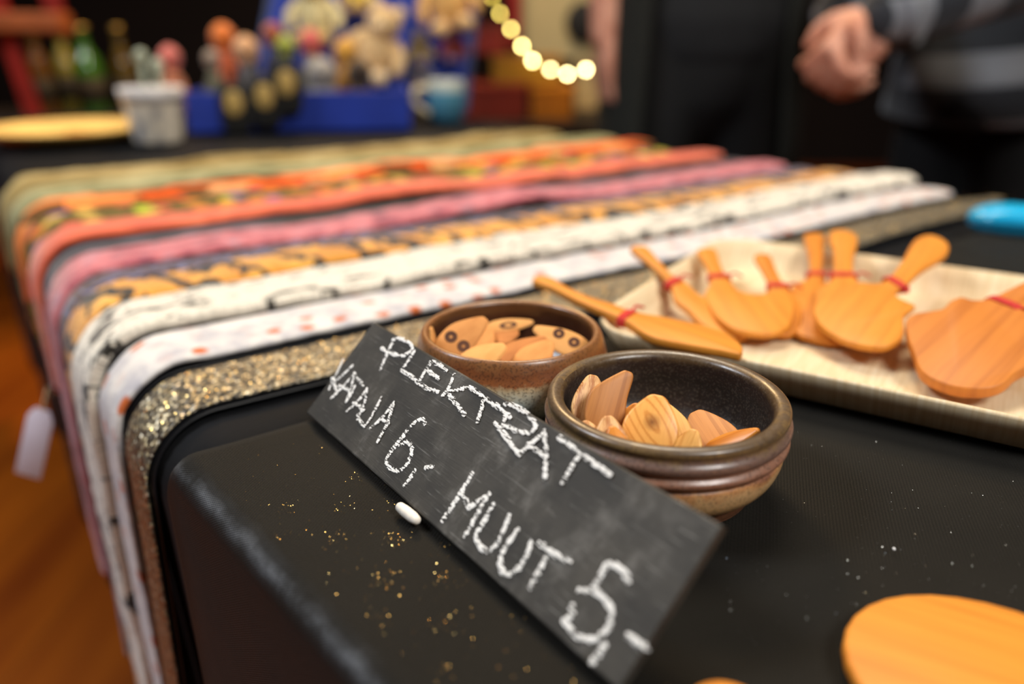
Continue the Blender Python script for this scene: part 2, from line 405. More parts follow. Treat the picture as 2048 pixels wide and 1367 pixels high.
    a = m.ramp(c[1], [(0, hx('dc5820')), (.35, hx('f08a4a')), (.6, hx('6b4a2a')), (.75, hx('dba06a')), (.9, hx('dc5820'))], 'CONSTANT'); m.set(a, .9, 0, .1); D['orange'] = m.m
    m = M('sage_cream_plush'); co = m.coord('UV', (.4, 1, 1)); a = m.ramp(m.noise(co, 40, 3), [(.3, hx('585c3e')), (.5, hx('8f8c66')), (.7, hx('bfb48a'))]); m.set(a, .9, 0, .1); D['sage'] = m.m
    m = M('khaki_beige_plush'); co = m.coord('UV', (.4, 1, 1)); a = m.ramp(m.noise(co, 30, 3), [(.3, hx('5f4a24')), (.5, hx('958050')), (.7, hx('c4b282'))]); m.set(a, .9, 0, .1); D['khaki'] = m.m
    D['back'] = plain('black_leather_backing', '141519', .5, spec=.4)
    return D
SM = strap_mats()
def strap(key, b0, w, t, lift, a_end, hang, label, bias=0.0, wav=.004, hump=.0, ph=0.0, plush=.0, tip='square', drift=0.0, edge=.052, rr=.034, spread=0.0, tail=0):
    off = lift + .0055; hb = -.006
    c = (edge + rr, hb - rr)
    path = []                                   # (a, z, normal_a, normal_z, s)
    L = a_end - c[0]; n1 = int(L / .006); s = 0
    for i in range(n1 + 1):
        a = a_end - L * i / n1
        hz = hump * max(0, mnoise.noise(Vector((a * 4.2, ph, .5)))) + .5 * hump * max(0, mnoise.noise(Vector((a * 9, ph + 4, .5))))
        fade = min(1, i / n1 * 6, (n1 - i) / n1 * 6)
        path.append((a, hb + off + hz * fade, 0, 1, L * i / n1))
    for k in range(1, 13):
        q = k / 12 * PI / 2; ra = rr + off
        path.append((c[0] - ra * math.sin(q), c[1] + ra * math.cos(q), -math.sin(q), math.cos(q), L + ra * q))
    s0 = path[-1][4]; n3 = int(hang / .008)
    for k in range(1, n3 + 1):
        d = hang * k / n3
        path.append((c[0] - rr - off - .012 * d * (1 + math.sin(d * 9 + ph)), c[1] - d, -1, 0, s0 + d))
    root = thing('guitar_strap', AB(.3, b0, 0), label, 'guitar strap', 'guitar straps laid across the long table')
    def body(name, w_, t_, zc, mat, pl):
        mb = MB(); m = 20; vs = []; uv = []
        N = len(path); tot = path[-1][4]
        for i, (a, z, na, nz, s_) in enumerate(path):
            bc = b0 + bias * (a - .06) + .004 * math.sin(a * 8.5) + .002 * math.sin(a * 17 + 1)
            h_ = max(0, -z - .03)
            bc += .02 * h_ + .012 * h_ * math.sin(h_ * 14)
            ww = w_
            if tip == 'point': ww = w_ * min(1, .25 + s_ / .07 * .75) if s_ < .07 else w_
            elif s_ < .012: ww = w_ * (.75 + .25 * math.sqrt(s_ / .012))
            if tot - s_ < .02: ww = w_ * (.7 + .3 * math.sqrt(max(0, tot - s_) / .02))
            ww *= 1 + spread * min(1, h_ / .2)
            for k in range(m):
                q = 2 * PI * k / m; cq, sq = math.cos(q), math.sin(q)
                e = .55
                x = math.copysign(abs(cq) ** e, cq) * ww / 2; y = math.copysign(abs(sq) ** .8, sq) * t_ / 2
                if pl: y += pl * mnoise.noise(Vector((s_ * 38, x * 55, ph))) + pl * .6 * mnoise.noise(Vector((s_ * 110, x * 140, ph))); x += pl * .8 * mnoise.noise(Vector((s_ * 70, k, ph + 9)))
                yy = zc + y
                vs.append(AB(a + na * yy, bc + x, z + nz * yy)); uv.append((s_, x + w_ / 2))
        fs = [(i * m + k, i * m + (k + 1) % m, (i + 1) * m + (k + 1) % m, (i + 1) * m + k) for i in range(N - 1) for k in range(m)]
        fs += [tuple(range(m))[::-1], tuple((N - 1) * m + k for k in range(m))]
        return mb.add(vs, fs, uv).build(name, mat, root)
    body('backing', w + .003, .0035, -.0025, SM['back'], 0)
    body('front_panel', w, t, t / 2 - .0005, SM[key], plush)
    if tail:
        a, z = path[-1][0], path[-1][1]; bb = b0 + .02 * max(0, -z)
        q = sopen([AB(a, bb, z + .02), AB(a - .002, bb + .004, z - tail * .4), AB(a - .006, bb + .01, z - tail)], 6)
        MB().tube(q, .007, 10, flat=.22, up=NV).build('leather_tail', SM['back'], root)
    return root, path
glit, gpath = strap('glitter', .409, .050, .003, .0, .985, .50, 'grey and gold glitter guitar strap, nearest the chalkboard sign', hump=.0008, ph=.3, tip='point')
strap('dots', .4735, .053, .006, .0, .965, .50, 'white plush guitar strap with orange dots, between glitter and white fur straps', ph=1.2, plush=.001)
strap('fur', .5355, .062, .013, .0005, .99, .52, 'thick white furry guitar strap with black streaks', hump=.008, ph=2.2, plush=.0020)
strap('tiger', .5985, .054, .010, .0, .965, .44, 'orange and black tiger striped plush guitar strap', hump=.008, ph=3.1, plush=.0015)
strap('mauve', .6465, .032, .006, .002, .955, .30, 'brownish mauve and blue speckled guitar strap between tiger and pink straps', ph=4.0, hump=.006, plush=.001, tail=.22)
strap('pink', .697, .058, .009, .002, .95, .24, 'mottled pink plush guitar strap', ph=.9, hump=.010, plush=.0016)
strap('navy', .756, .048, .005, .0, .955, .20, 'dark navy and grey guitar strap between pink and coral straps', ph=2.7, hump=.006, tail=.10)
strap('coral', .814, .056, .009, .003, .955, .10, 'plain coral red plush guitar strap', ph=5.0, hump=.020, plush=.001)
strap('floral', .892, .086, .008, .001, .92, .09, 'olive brown guitar strap with a bright floral print', ph=1.9, hump=.006, plush=.001)
strap('orange', .973, .062, .010, .001, .965, .09, 'orange patterned guitar strap behind the floral print one', ph=.2, hump=.010, plush=.001)
strap('sage', 1.052, .082, .010, .001, .95, .08, 'sage green and cream guitar strap behind the orange patterned one', ph=3.6, hump=.012, plush=.001)
strap('khaki', 1.145, .085, .012, .001, .90, .06, 'beige and khaki guitar strap lying just in front of the blue box', ph=6.6, hump=.022, plush=.002)
# loose glitter flakes on the near glitter strap
def flakes(name, pts, size, mat, parent=None, **kw):
    mb = MB()
    for p, nrm in pts:
        nn = (nrm + Vector((random.uniform(-.5, .5), random.uniform(-.5, .5), random.uniform(-.3, .3)))).normalized()
        x = nn.orthogonal().normalized(); y = nn.cross(x); r = size * random.uniform(.6, 1.3); q = random.random() * PI
        vs = [p + x * r * math.cos(q + k * PI / 3) + y * r * math.sin(q + k * PI / 3) for k in range(6)]
        mb.add(vs, [(0, 1, 2, 3, 4, 5)])
    return mb.build(name, mat, parent, smooth=False, **kw)
gm = M('gold_glitter_flake'); gm.set(hx('dfbb72'), .25, 1.0, .5); GOLD = gm.m
pts = []
for _ in range(6500):
    a, z, na, nz, s_ = random.choice(gpath[:-2]); 
    if z < -.25: continue
    bb = .409 + .004 * math.sin(a * 8.5) + .002 * math.sin(a * 17 + 1) + random.uniform(-.022, .022)
    pts.append((AB(a + na * .0034 + random.uniform(-.003, .003) * nz, bb, z + nz * .0034), NV * na + Vector((0, 0, nz))))
flakes('glitter', pts, .00036, GOLD, glit, kind='stuff')

# ------------------------------------------------------------------ gold glitter spilled on the near cloth
pts = []
for _ in range(1300):
    px = random.gauss(760, 190); py = random.gauss(1080, 190)
    p = P(px, py, .0052)
    a_ = p.x * NV.x + p.y * NV.y; b_ = p.x * EV.x + p.y * EV.y
    if a_ < EDGE_B(b_) + .012 or b_ > .325: continue
    if random.random() < .6:                     # clusters
        c = (round(p.x / .022) * .022, round(p.y / .022) * .022); p.x += (c[0] - p.x) * .55; p.y += (c[1] - p.y) * .55
    pts.append((p, Vector((0, 0, 1))))
flakes('gold_glitter', pts, .00016, GOLD, label='gold glitter specks scattered on the black cloth in front of the sign', cat='glitter', kind='stuff')
pts = [(P(random.uniform(1450, 2040), random.uniform(860, 1300), .0050), Vector((0, 0, 1))) for _ in range(260)]
sm = M('silver_glitter_flake'); sm.set(hx('c8d2dc'), .3, 1.0, .5)
flakes('silver_glitter', pts, .00012, sm.m, label='tiny silver specks on the black cloth right of the striped brown bowl', cat='glitter', kind='stuff')

# ------------------------------------------------------------------ chalkboard sign
ZC = .0053                                      # cloth surface height under the near things
BL = P(612, 825, ZC + .0029); BR = P(1235, 1380, ZC + .0029); dX = (BR - BL).normalized()
def perp(px, py, B):
    r = ray(px, py); return CAM + r * ((B - CAM).dot(dX) / r.dot(dX))
TL = perp(735, 640, BL); TR = perp(1458, 1052, BR)
bw = (BR - BL).length; bh = ((TL - BL).length + (TR - BR).length) / 2
up = ((TL - BL).normalized() + (TR - BR).normalized()); up -= dX * up.dot(dX); dY = up.normalized(); dN = dX.cross(dY)   # faces camera
sign = bpy.data.objects.new('chalkboard_sign', None); COL.objects.link(sign)
tag(sign, 'black chalkboard sign with white price lettering leaning on the two bowls', 'sign')
sign.matrix_world = Matrix(((dX.x, dY.x, dN.x, BL.x), (dX.y, dY.y, dN.y, BL.y), (dX.z, dY.z, dN.z, BL.z), (0, 0, 0, 1)))
def board_mat():
    m = M('chalkboard_paint'); co = m.coord('Object'); st = m.coord('Object', (.06, 1, 1), (0, 0, .06))
    scr = m.noise(st, 1100, 3, .6); big = m.noise(co, 28, 4, .6); mid = m.noise(m.coord('Object', (1, .5, 1)), 70, 5, .65)
    a = m.mix(m.ramp(big, [(.40, 0.0), (.75, .55)]), hx('2d2a25'), hx('5a554c'))
    a = m.mix(m.ramp(scr, [(.62, 0.0), (.74, .55)]), a, hx('8a8883'))
    s2 = m.noise(m.coord('Object', (.03, 1, 1), (0, 0, -.35)), 700, 2, .5); a = m.mix(m.ramp(s2, [(.68, 0.0), (.76, .45)]), a, hx('a8a6a2'))
    a = m.mix(m.math('MULTIPLY', m.ramp(mid, [(.50, 0.0), (.72, .75)]), m.ramp(big, [(.45, 0.0), (.65, 1.0)])), a, hx('85827d'))
    m.set(a, .62, 0, .35); m.bump(scr, .25, .0004); return m.m
mb = MB(); X3, Y3 = Vector((1, 0, 0)), Vector((0, 1, 0))
mb.prism([(0, 0), (bw, 0), (bw, bh), (0, bh)], (0, 0, -.002), X3, Y3, .004, .0008)
brd = mb.build('board', board_mat(), None, smooth=False); brd.parent = sign
def chalk_mat():
    m = M('white_chalk'); co = m.coord('Object', (.22, 1, 1), (0, 0, .12)); g = m.noise(co, 1300, 2, .7); g2 = m.noise(m.coord('Object'), 700, 3, .6)
    v = m.sep(m.coord('UV'))[1]; ed = m.math('ABSOLUTE', v)          # 0 in the middle, 1 at the rim of the stroke
    k = m.math('SUBTRACT', m.math('ADD', m.math('MULTIPLY', g, .85), m.math('MULTIPLY', g2, .35)), m.math('MULTIPLY', m.math('POWER', ed, 3.0), .30))
    al = m.ramp(k, [(.518, 0.0), (.575, 1.0)])
    m.set(hx('f0eeea'), .95, 0, .05); m.l(al, m.b.inputs['Alpha']); m.bump(g, .4, .0004); return m.m
CHALK = chalk_mat()
def bpt(px, py):
    p = onplane(px, py, BL, dN) - BL; return Vector((p.dot(dX), p.dot(dY)))
def ribbon(mb, pts, w, z=.00012):
    q = sopen([bpt(*p) for p in pts], 8); n = len(q); vs = []; uv = []
    q = [q[0] - (q[1] - q[0]).normalized() * w * .35] + q + [q[-1] + (q[-1] - q[-2]).normalized() * w * .35]; n += 2
    for i in range(n):
        d = (q[min(i + 1, n - 1)] - q[max(i - 1, 0)]); d = d.normalized() if d.length > 1e-9 else Vector((1, 0)); nr = Vector((-d.y, d.x))
        ww = w * (.62 if i in (0, n - 1) else 1) * (1 + .22 * mnoise.noise(Vector((q[i].x * 400, q[i].y * 400, 1))))
        for k, vv in enumerate((-1, -.5, .5, 1)):
            pp = q[i] + nr * ww / 2 * vv; vs.append((pp.x, pp.y, z + (.00022 if k in (1, 2) else 0))); uv.append((i, vv))
    mb.add(vs, [(i * 4 + k, (i + 1) * 4 + k, (i + 1) * 4 + k + 1, i * 4 + k + 1) for i in range(n - 1) for k in range(3)], uv)
def z5(*p): return [(600 + x * .3418, 560 + y * .3418) for x, y in p]
def z7(*p): return [(600 + x * .3145, 630 + y * .3145) for x, y in p]
def z2(*p): return [(810 + x * .21, 590 + y * .21) for x, y in p]
def z8(*p): return [(850 + x * .3416, 900 + y * .3416) for x, y in p]
WORDS = [
 ('PLEKTRAT', .0024, [z7((600, 155), (560, 235), (515, 340)), z7((595, 155), (645, 150), (715, 192), (702, 232), (645, 258), (575, 240)), z7((522, 212), (560, 243)),
   z7((728, 232), (690, 290), (652, 350)), z7((650, 350), (720, 400), (790, 455), (880, 490)), z7((842, 298), (805, 345), (768, 412)), z7((835, 298), (880, 312), (935, 352)), z7((808, 345), (885, 405)),
   z2((470, 765), (425, 880), (365, 960)), z2((430, 920), (520, 900), (610, 880)), z2((405, 920), (480, 1020), (575, 1140)),
   z2((620, 880), (760, 980), (900, 1075), (1010, 1165)), z2((755, 1000), (735, 1090), (700, 1205)),
   z2((960, 1150), (945, 1250)), z2((962, 1042), (1040, 1055), (1150, 1120), (1228, 1200), (1245, 1268), (1180, 1322), (1090, 1300), (960, 1250)), z2((868, 1225), (920, 1290), (1000, 1367)), z5((1160, 850), (1220, 935), (1290, 1025)),
   z5((1432, 888), (1445, 1000), (1438, 1160)), z5((1430, 900), (1350, 965), (1295, 1020)), z5((1340, 965), (1430, 1030)),
   z5((1520, 925), (1610, 985), (1720, 1070), (1820, 1140)), z5((1650, 1015), (1600, 1090), (1545, 1185))]),
 ('KATAJA', .0021, [z7((275, 282), (235, 370), (188, 468)), z7((335, 322), (270, 385), (212, 430)), z7((205, 405), (225, 450), (235, 500)),
   z7((350, 368), (290, 440), (205, 525)), z7((350, 368), (330, 450), (298, 552)), z7((250, 450), (325, 480)), z7((345, 378), (405, 450)), z7((352, 455), (320, 520), (300, 548)),
   z7((430, 470), (375, 545), (305, 610)), z7((430, 470), (415, 560), (372, 660)), z7((345, 560), (410, 605)), z7((520, 530), (480, 610), (432, 690), (405, 702), (372, 640)), 
   z7((600, 560), (540, 640), (455, 720)), z7((600, 562), (560, 690), (500, 805)), z7((520, 660), (570, 690))]),
 ('six', .0024, [z7((797, 690), (782, 662), (725, 688), (650, 775), (575, 870), (552, 930), (580, 978), (640, 985), (690, 935), (712, 850), (688, 805), (640, 825)), z7((560, 905), (610, 830), (660, 775)), z7((730, 988), (700, 1040), (668, 1078)), z7((805, 968), (845, 965))]),
 ('MUUT', .0026, [z8((275, 140), (200, 265), (108, 408)), z8((215, 245), (262, 335)), z8((262, 335), (375, 258)), z8((375, 258), (305, 380), (240, 500)),
   z8((400, 322), (345, 420), (305, 490), (312, 545), (362, 588), (430, 540), (492, 388)), z8((545, 470), (480, 560), (445, 640), (455, 705), (490, 728), (560, 680), (605, 600), (622, 540)),
   z8((675, 548), (760, 605), (850, 650)), z8((705, 640), (665, 720), (622, 800))]),
 ('five', .0026, [z8((1190, 765), (1160, 705), (1080, 665), (1035, 720), (985, 808)), z8((910, 822), (1000, 830), (1065, 880), (1092, 965), (1065, 1055), (975, 1108), (880, 1075), (818, 1000)), z8((862, 915), (865, 960), (820, 1000)), z8((1055, 1140), (1020, 1190), (985, 1240)), z8((1195, 1090), (1250, 1125), (1300, 1165))]),
]
for nm, w, strokes in WORDS:
    mb = MB(); L = 0
    for i, st in enumerate(strokes): ribbon(mb, st, w * 1.2, .00010 + i * .00003)
    o = mb.build('chalk_price' if nm in ('six', 'five') else 'chalk_word', CHALK, None, smooth=True); o.parent = sign
    o['label'] = {'PLEKTRAT': 'white chalk word PLEKTRAT', 'KATAJA': 'white chalk word KATAJA', 'six': 'white chalk price 6,-', 'MUUT': 'white chalk word MUUT', 'five': 'white chalk price 5,-'}[nm]
# piece of chalk under the lower edge of the sign
c0 = P(801, 1014, ZC + .0024); c1 = P(832, 1039, ZC + .0024)
mb = MB().tube([c0, c0.lerp(c1, .3), c0.lerp(c1, .8), c1], [.0020, .0023, .0023, .0019], 16)
mb.build('chalk_stub', plain('chalk_stick', 'efe6d8', .9, var=.08, scale=400), origin=base_of(mb), label='short stub of white chalk lying under the front edge of the sign', cat='chalk')
c0 = P(1788, 1097, ZC + .0006)
mb = MB().ball(c0, (.0005, .0007, .0005), 8, 6)
mb.build('crumb', plain('white_crumb', 'f2f2f2', .8), origin=base_of(mb), label='tiny white crumb on the black cloth right of the bowls', cat='crumb')

# ------------------------------------------------------------------ ceramic bowls
def glaze(name, stops, speck, zscale, rough=.28, fr=.45):
    m = M(name); co = m.coord('Object'); z = m.sep(co)[2]; n1 = m.noise(co, 260, 3); n2 = m.noise(m.coord('Object', (1, 1, 3)), 35, 4); n3 = m.noise(co, 900, 2)
    zz = m.math('ADD', m.math('MULTIPLY', z, 1 / zscale), m.math('MULTIPLY', m.math('SUBTRACT', n2, .5), .22))
    zz = m.math('ADD', zz, m.math('MULTIPLY', m.math('SUBTRACT', n1, .5), .16))
    a = m.ramp(zz, [(p, hx(c)) for p, c in stops])
    a = m.mix(m.ramp(n3, [(.53, 0.0), (.62, fr)]), a, hx(speck)); m.set(a, m.ramp(n1, [(.3, rough), (.7, rough + .18)]), 0, .55, coat=.25)
    m.b.inputs['Coat Roughness'].default_value = .2; m.bump(n3, .10, .0005); return m.m
def bowl(name, c, prof, split, m_in, m_out, label):
    mb = MB(); mis = [0 if i < split else 1 for i in range(len(prof) - 1)]
    p = [(r, z) for r, z in sopen([(r, z, 0) for r, z in prof], 5) for _ in (0,)] if False else None
    fine = sopen([(r, z) for r, z in prof], 5); fine = [(max(v.x, .0005), v.y) for v in fine]
    mi2 = [0 if i < split * 5 else 1 for i in range(len(fine) - 1)]
    mb.lathe(fine, c, 120, mi2, .002)
    return mb.build(name, [m_out, m_in], origin=c, label=label, cat='bowl')
B2 = Vector((.0625, .2845, TZ + ZC)); B1 = Vector((-.0005, .3595, TZ + ZC))
out2 = glaze('brown_tan_glaze', [(.0, '744a32'), (.18, '86583c'), (.24, 'c9a068'), (.44, 'd8b07c'), (.53, 'c08a58'), (.58, '8e5f48'), (.72, '96705c'), (.84, '725a50'), (.93, '806640'), (1.0, '5a4834')], '3a2a20', .0395)
in2 = glaze('dark_brown_glaze', [(.0, '2c221e'), (.7, '30261f'), (.88, '3c2c24'), (1.0, '5a4528')], '8a7a68', .040, .3, .18)
prof2 = [(.001, .0005), (.033, .0003), (.0368, .0010), (.0384, .0040), (.0386, .0066), (.0422, .0086), (.0452, .0125), (.0470, .0175), (.0474, .0212), (.0467, .0228), (.0486, .0246), (.0489, .0264), (.0473, .0284), (.0489, .0304), (.0492, .0326), (.0476, .0350), (.0482, .0376), (.0474, .0392), (.0452, .0399),
         (.0428, .0390), (.0415, .0368), (.0418, .0320), (.0420, .0240), (.0395, .0150), (.0320, .0085), (.0200, .0060), (.001, .0055)]
bowl('ceramic_bowl', B2, prof2, 19, in2, out2, 'brown ridged ceramic bowl with pale wooden picks, right of the sign')
out1 = glaze('brown_blue_glaze', [(.0, '7a5a3a'), (.08, 'b4c4c2'), (.46, 'd4e4e2'), (.60, 'ded4b8'), (.69, 'c8aa80'), (.75, '9a5c34'), (.85, '7f4a2a'), (.95, '8a5a32'), (1.0, '8a5a32')], '3a2418', .0395, .28, .5)
in1 = glaze('red_brown_glaze', [(.0, '432618'), (.8, '4c2c1c'), (1.0, '6f4a28')], '2f1d14', .040, .28, .3)
prof1 = [(.001, .0005), (.026, .0003), (.0320, .001), (.0335, .004), (.0390, .0070), (.0440, .0120), (.0468, .0180), (.0476, .0235), (.0474, .0280), (.0464, .0320), (.0454, .0355), (.0440, .0388), (.0424, .0398),
         (.0405, .0388), (.0400, .0365), (.0405, .0320), (.0405, .0240), (.0380, .0150), (.0300, .0095), (.0180, .0080), (.001, .0075)]
bowl('ceramic_bowl', B1, prof1, 13, in1, out1, 'brown and pale blue ceramic bowl with eyed leather picks, behind the sign')

# ------------------------------------------------------------------ guitar picks
def pick_outline(w, h, tipx=0.0, sharp=.5):
    pts = [(tipx, h * .5), (tipx + w * .17, h * .445), (w * .42, h * .10), (w * .48, -h * .18), (w * .36, -h * .42), (0, -h * .5), (-w * .36, -h * .42), (-w * .48, -h * .18), (-w * .42, h * .10), (tipx - w * .17, h * .445)]
    return sclosed(pts, 4)
def pick(px, py, y, w, h, roll, pitch, yaw, mat, label, group, t=.0026, tipx=0.0, marks=None, bev=.0009):
    """w,h in pixels; roll clockwise in the picture; pitch = lean back from facing the camera; yaw = turn"""
    c = R(px, py, y); k = ppm(c)
    vdir = (CAM - c).normalized(); X = Vector((0, 0, 1)).cross(vdir).normalized(); Y = vdir.cross(X)
    rot = Matrix.Rotation(math.radians(yaw), 3, Y) @ Matrix.Rotation(math.radians(-pitch), 3, X)
    X, Y = rot @ X, rot @ Y; N = X.cross(Y)
    q = math.radians(-roll); X2 = X * math.cos(q) + Y * math.sin(q); Y2 = -X * math.sin(q) + Y * math.cos(q)
    mb = MB(); mb.prism(pick_outline(w * k, h * k, tipx * k), c, Y2, -X2, t, bev) if False else mb.prism(pick_outline(w * k, h * k, tipx * k), c, X2, Y2, t, bev)
    mb.uv = [(u[1], u[0]) for u in mb.uv]
    o = mb.build('guitar_pick', mat, origin=c, label=label, cat='guitar pick', group=group)
    for (mx, my, r0, r1, ell) in marks or []:
        mm = MB(); n = 20; vs = []; 
        for rr in (r0, r1):
            for i in range(n):
                a = 2 * PI * i / n
                vs.append(c + X2 * (mx * k + rr * k * math.cos(a)) + Y2 * (my * k + rr * k * ell * math.sin(a)) + N * (t / 2 + .00008))
        mm.add(vs, [(i, (i + 1) % n, n + (i + 1) % n, n + i) for i in range(n)]); mm.build('burned_mark', BURN, o)
    return o
BURN = plain('burned_dark_brown', '5a3520', .8)
W_PLAIN = wood('cherry_wood', 'c58243', '9c5e2c', 420, .03, .5, 2, seed=.13); W_PALE = wood('juniper_wood', 'e8b468', 'c07f38', 300, .10, .4, 3, seed=.4)
W_KNOT = wood('knotty_juniper', 'f6b05c', 'cc7c32', 170, .10, .35, 3, knot=(-.0005, -.001)); W_STR = wood('striped_juniper', 'e6b478', 'a8622c', 330, .06, .45, 2.5, seed=.7, stripes=True)
W_ORG = wood('orange_juniper', 'd98a35', 'b5631d', 300, .08, .35, 3, seed=.9)
G2 = 'wooden picks in the brown ridged bowl'; G1 = 'eyed picks in the brown and blue bowl'
pick(1181, 806, .284, 84, 118, 8, 12, 25, W_STR, 'striped pale wooden pick half hidden behind the tall plain one', G2)
pick(1216, 800, .276, 86, 138, 14, 8, 12, W_PLAIN, 'tall plain reddish wooden pick standing at the left of its bowl', G2, tipx=22)
pick(1176, 862, .262, 46, 46, -20, 20, 10, W_STR, 'small wooden pick tip at the far left inside the brown ridged bowl', G2)
pick(1220, 872, .258, 72, 84, -8, 14, 8, W_STR, 'striped wooden pick standing in front of the tall plain pick', G2)
pick(1234, 890, .2525, 56, 80, -18, 16, 8, W_ORG, 'small orange striped pick at the front left of the brown ridged bowl', G2)
pick(1268, 850, .275, 84, 92, 10, 14, 5, W_ORG, 'wooden pick peeking out left of the knotty one', G2)
pick(1338, 856, .272, 88, 112, -24, 16, -6, W_PALE, 'pale wooden pick peeking out right behind the knotty one', G2)
pick(1304, 845, .263, 116, 116, 8, 12, 0, W_KNOT, 'yellow wooden pick with a round dark knot in its grain', G2)
pick(1376, 894, .262, 64, 80, 12, 20, -10, W_PALE, 'small pale pick right of the knotty one, low in the bowl', G2)
pick(1420, 872, .282, 110, 134, -38, 32, -10, W_PLAIN, 'plain reddish wooden pick lying against the right side of its bowl', G2)
pick(1464, 882, .270, 46, 120, 58, 24, -35, W_ORG, 'narrow orange pick seen nearly edge on at the right of its bowl', G2)
L1 = wood('leather_tan', 'dc9550', 'c8803f', 120, .4, .75, 3, seed=.2); L2 = wood('leather_light', 'e5a55e', 'd6934c', 120, .4, .75, 3, seed=.5); L3 = wood('leather_dark', 'c27a3c', 'a96630', 120, .4, .75, 3, seed=.8)
eyes = [(-14, -14, 0, 11, .8), (20, -14, 0, 11, .8)]
pick(963, 679, .378, 66, 70, 30, 40, 0, L1, 'tan pick hidden mostly behind the large two eyed one', G1, .0018)
pick(1012, 664, .388, 92, 52, 84, 58, 0, L3, 'tan pick lying under the flat eyed one at the back', G1, .0018)
pick(1020, 650, .392, 36, 96, 80, 40, 0, L2, 'tan pick with an eye mark lying flat at the back of its bowl', G1, .0018, marks=[(2, -4, 4, 9, 2.0)])
pick(1048, 700, .357, 66, 112, 55, 42, 0, L3, 'tan pick with a curved dark line at the right front of its bowl', G1, .0018)
pick(1072, 712, .349, 74, 100, 38, 40, 0, L1, 'tan pick at the right front, under the eyed one', G1, .0018)
pick(968, 712, .343, 66, 104, 58, 40, 0, L2, 'blank light tan pick lying at the front of its bowl', G1, .0018)
pick(924, 673, .362, 74, 124, 44, 22, 0, L1, 'large tan pick with two round eye marks standing at the left of its bowl', G1, .0018, tipx=8, marks=[(-15, -16, 3, 13, 1.0), (17, -14, 3, 13, 1.0)])
pick(1122, 680, .365, 58, 124, -64, 30, 0, L2, 'tan pick with two round eye marks lying at the right of its bowl', G1, .0018, marks=[(10, 10, 3, 12, 1.0), (6, -26, 3, 12, 1.0)])
pick(866, 682, .362, 34, 60, -18, 0, 72, L2, 'tan pick seen edge on at the left wall of its bowl', G1, .0018)

# ------------------------------------------------------------------ palm leaf tray
def palm_mat(name):
    m = M(name); st = m.coord('UV', (1, .05, 1)); f = m.noise(st, 420, 4); b = m.noise(m.coord('UV'), 14, 3)
    a = m.mix(m.ramp(f, [(.3, 0.0), (.7, 1.0)]), hx('d2b88e'), hx('e4d2b0')); a = m.mix(m.ramp(b, [(.6, 0.0), (.75, .5)]), a, hx('c79a55'))
    m.set(a, .55, 0, .35); m.bump(f, .25, .0005); return m.m
PALM = palm_mat('palm_leaf_sheet')
def rrect(hw, hh, r, n=8):
    out = []
    for sx, sy, a0 in ((1, 1, 0), (-1, 1, PI / 2), (-1, -1, PI), (1, -1, 1.5 * PI)):
        for q in range(n): a = a0 + q * (PI / 2) / (n - 1); out.append((sx * (hw - r) + r * math.cos(a), sy * (hh - r) + r * math.sin(a)))
    return out
def tray(loc, X, Y, hw, hh, h, name, label, r=.03, t=.0022, flare=.014):
    mb = MB(); Z = Vector((0, 0, 1)); prof = [(-flare - .004, .0), (-flare + .002, .0018), (-.006, h * .55), (0, h), (.0012, h + .0008), (.0020, h - .0008), (-.0035, h * .5), (-flare + .006, -.0005 + .0005), (-flare - .002, -.0003)]
    inner = [(-flare - .010, t), (-flare, t + .0012), (-.008, h * .58 + t * .5), (-.0012, h + .0006), (.0008, h + .0012), (.0018, h - .0006), (-.0045, h * .5), (-flare + .004, .0012), (-flare - .006, 0)]
    rings = []; m = None
    for off, z in inner:
        o = rrect(hw + off, hh + off, max(.006, r + off)); m = len(o)
        rings.append([(p, z + (0 if z < .004 else .0015 * math.sin(p[0] * 60) * math.cos(p[1] * 40))) for p in o])
    vs = []; uv = []
    for rg in rings:
        for (x, y), z in rg: vs.append(loc + X * x + Y * y + Z * z); uv.append((x, y))
    fs = [(i * m + k, i * m + (k + 1) % m, (i + 1) * m + (k + 1) % m, (i + 1) * m + k) for i in range(len(rings) - 1) for k in range(m)]
    fs.append(tuple(range(m))[::-1]); fs.append(tuple((len(rings) - 1) * m + k for k in range(m)))
    mb.add(vs, fs, uv); return mb.build(name, PALM, origin=loc, label=label, cat='tray')
TX = Vector((.846, -.533, 0)).normalized(); TY = Vector((-TX.y, TX.x, 0))
tc = P(1177, 645, .022); tc.z = TZ + ZC; TH = .0195
tcen = Vector((.0415, .414, TZ + ZC + .0002)) + TX * .125 + TY * .122
tray(tcen, TX, TY, .125, .122, TH, 'palm_leaf_tray', 'square pale palm leaf tray holding the wooden spatulas')

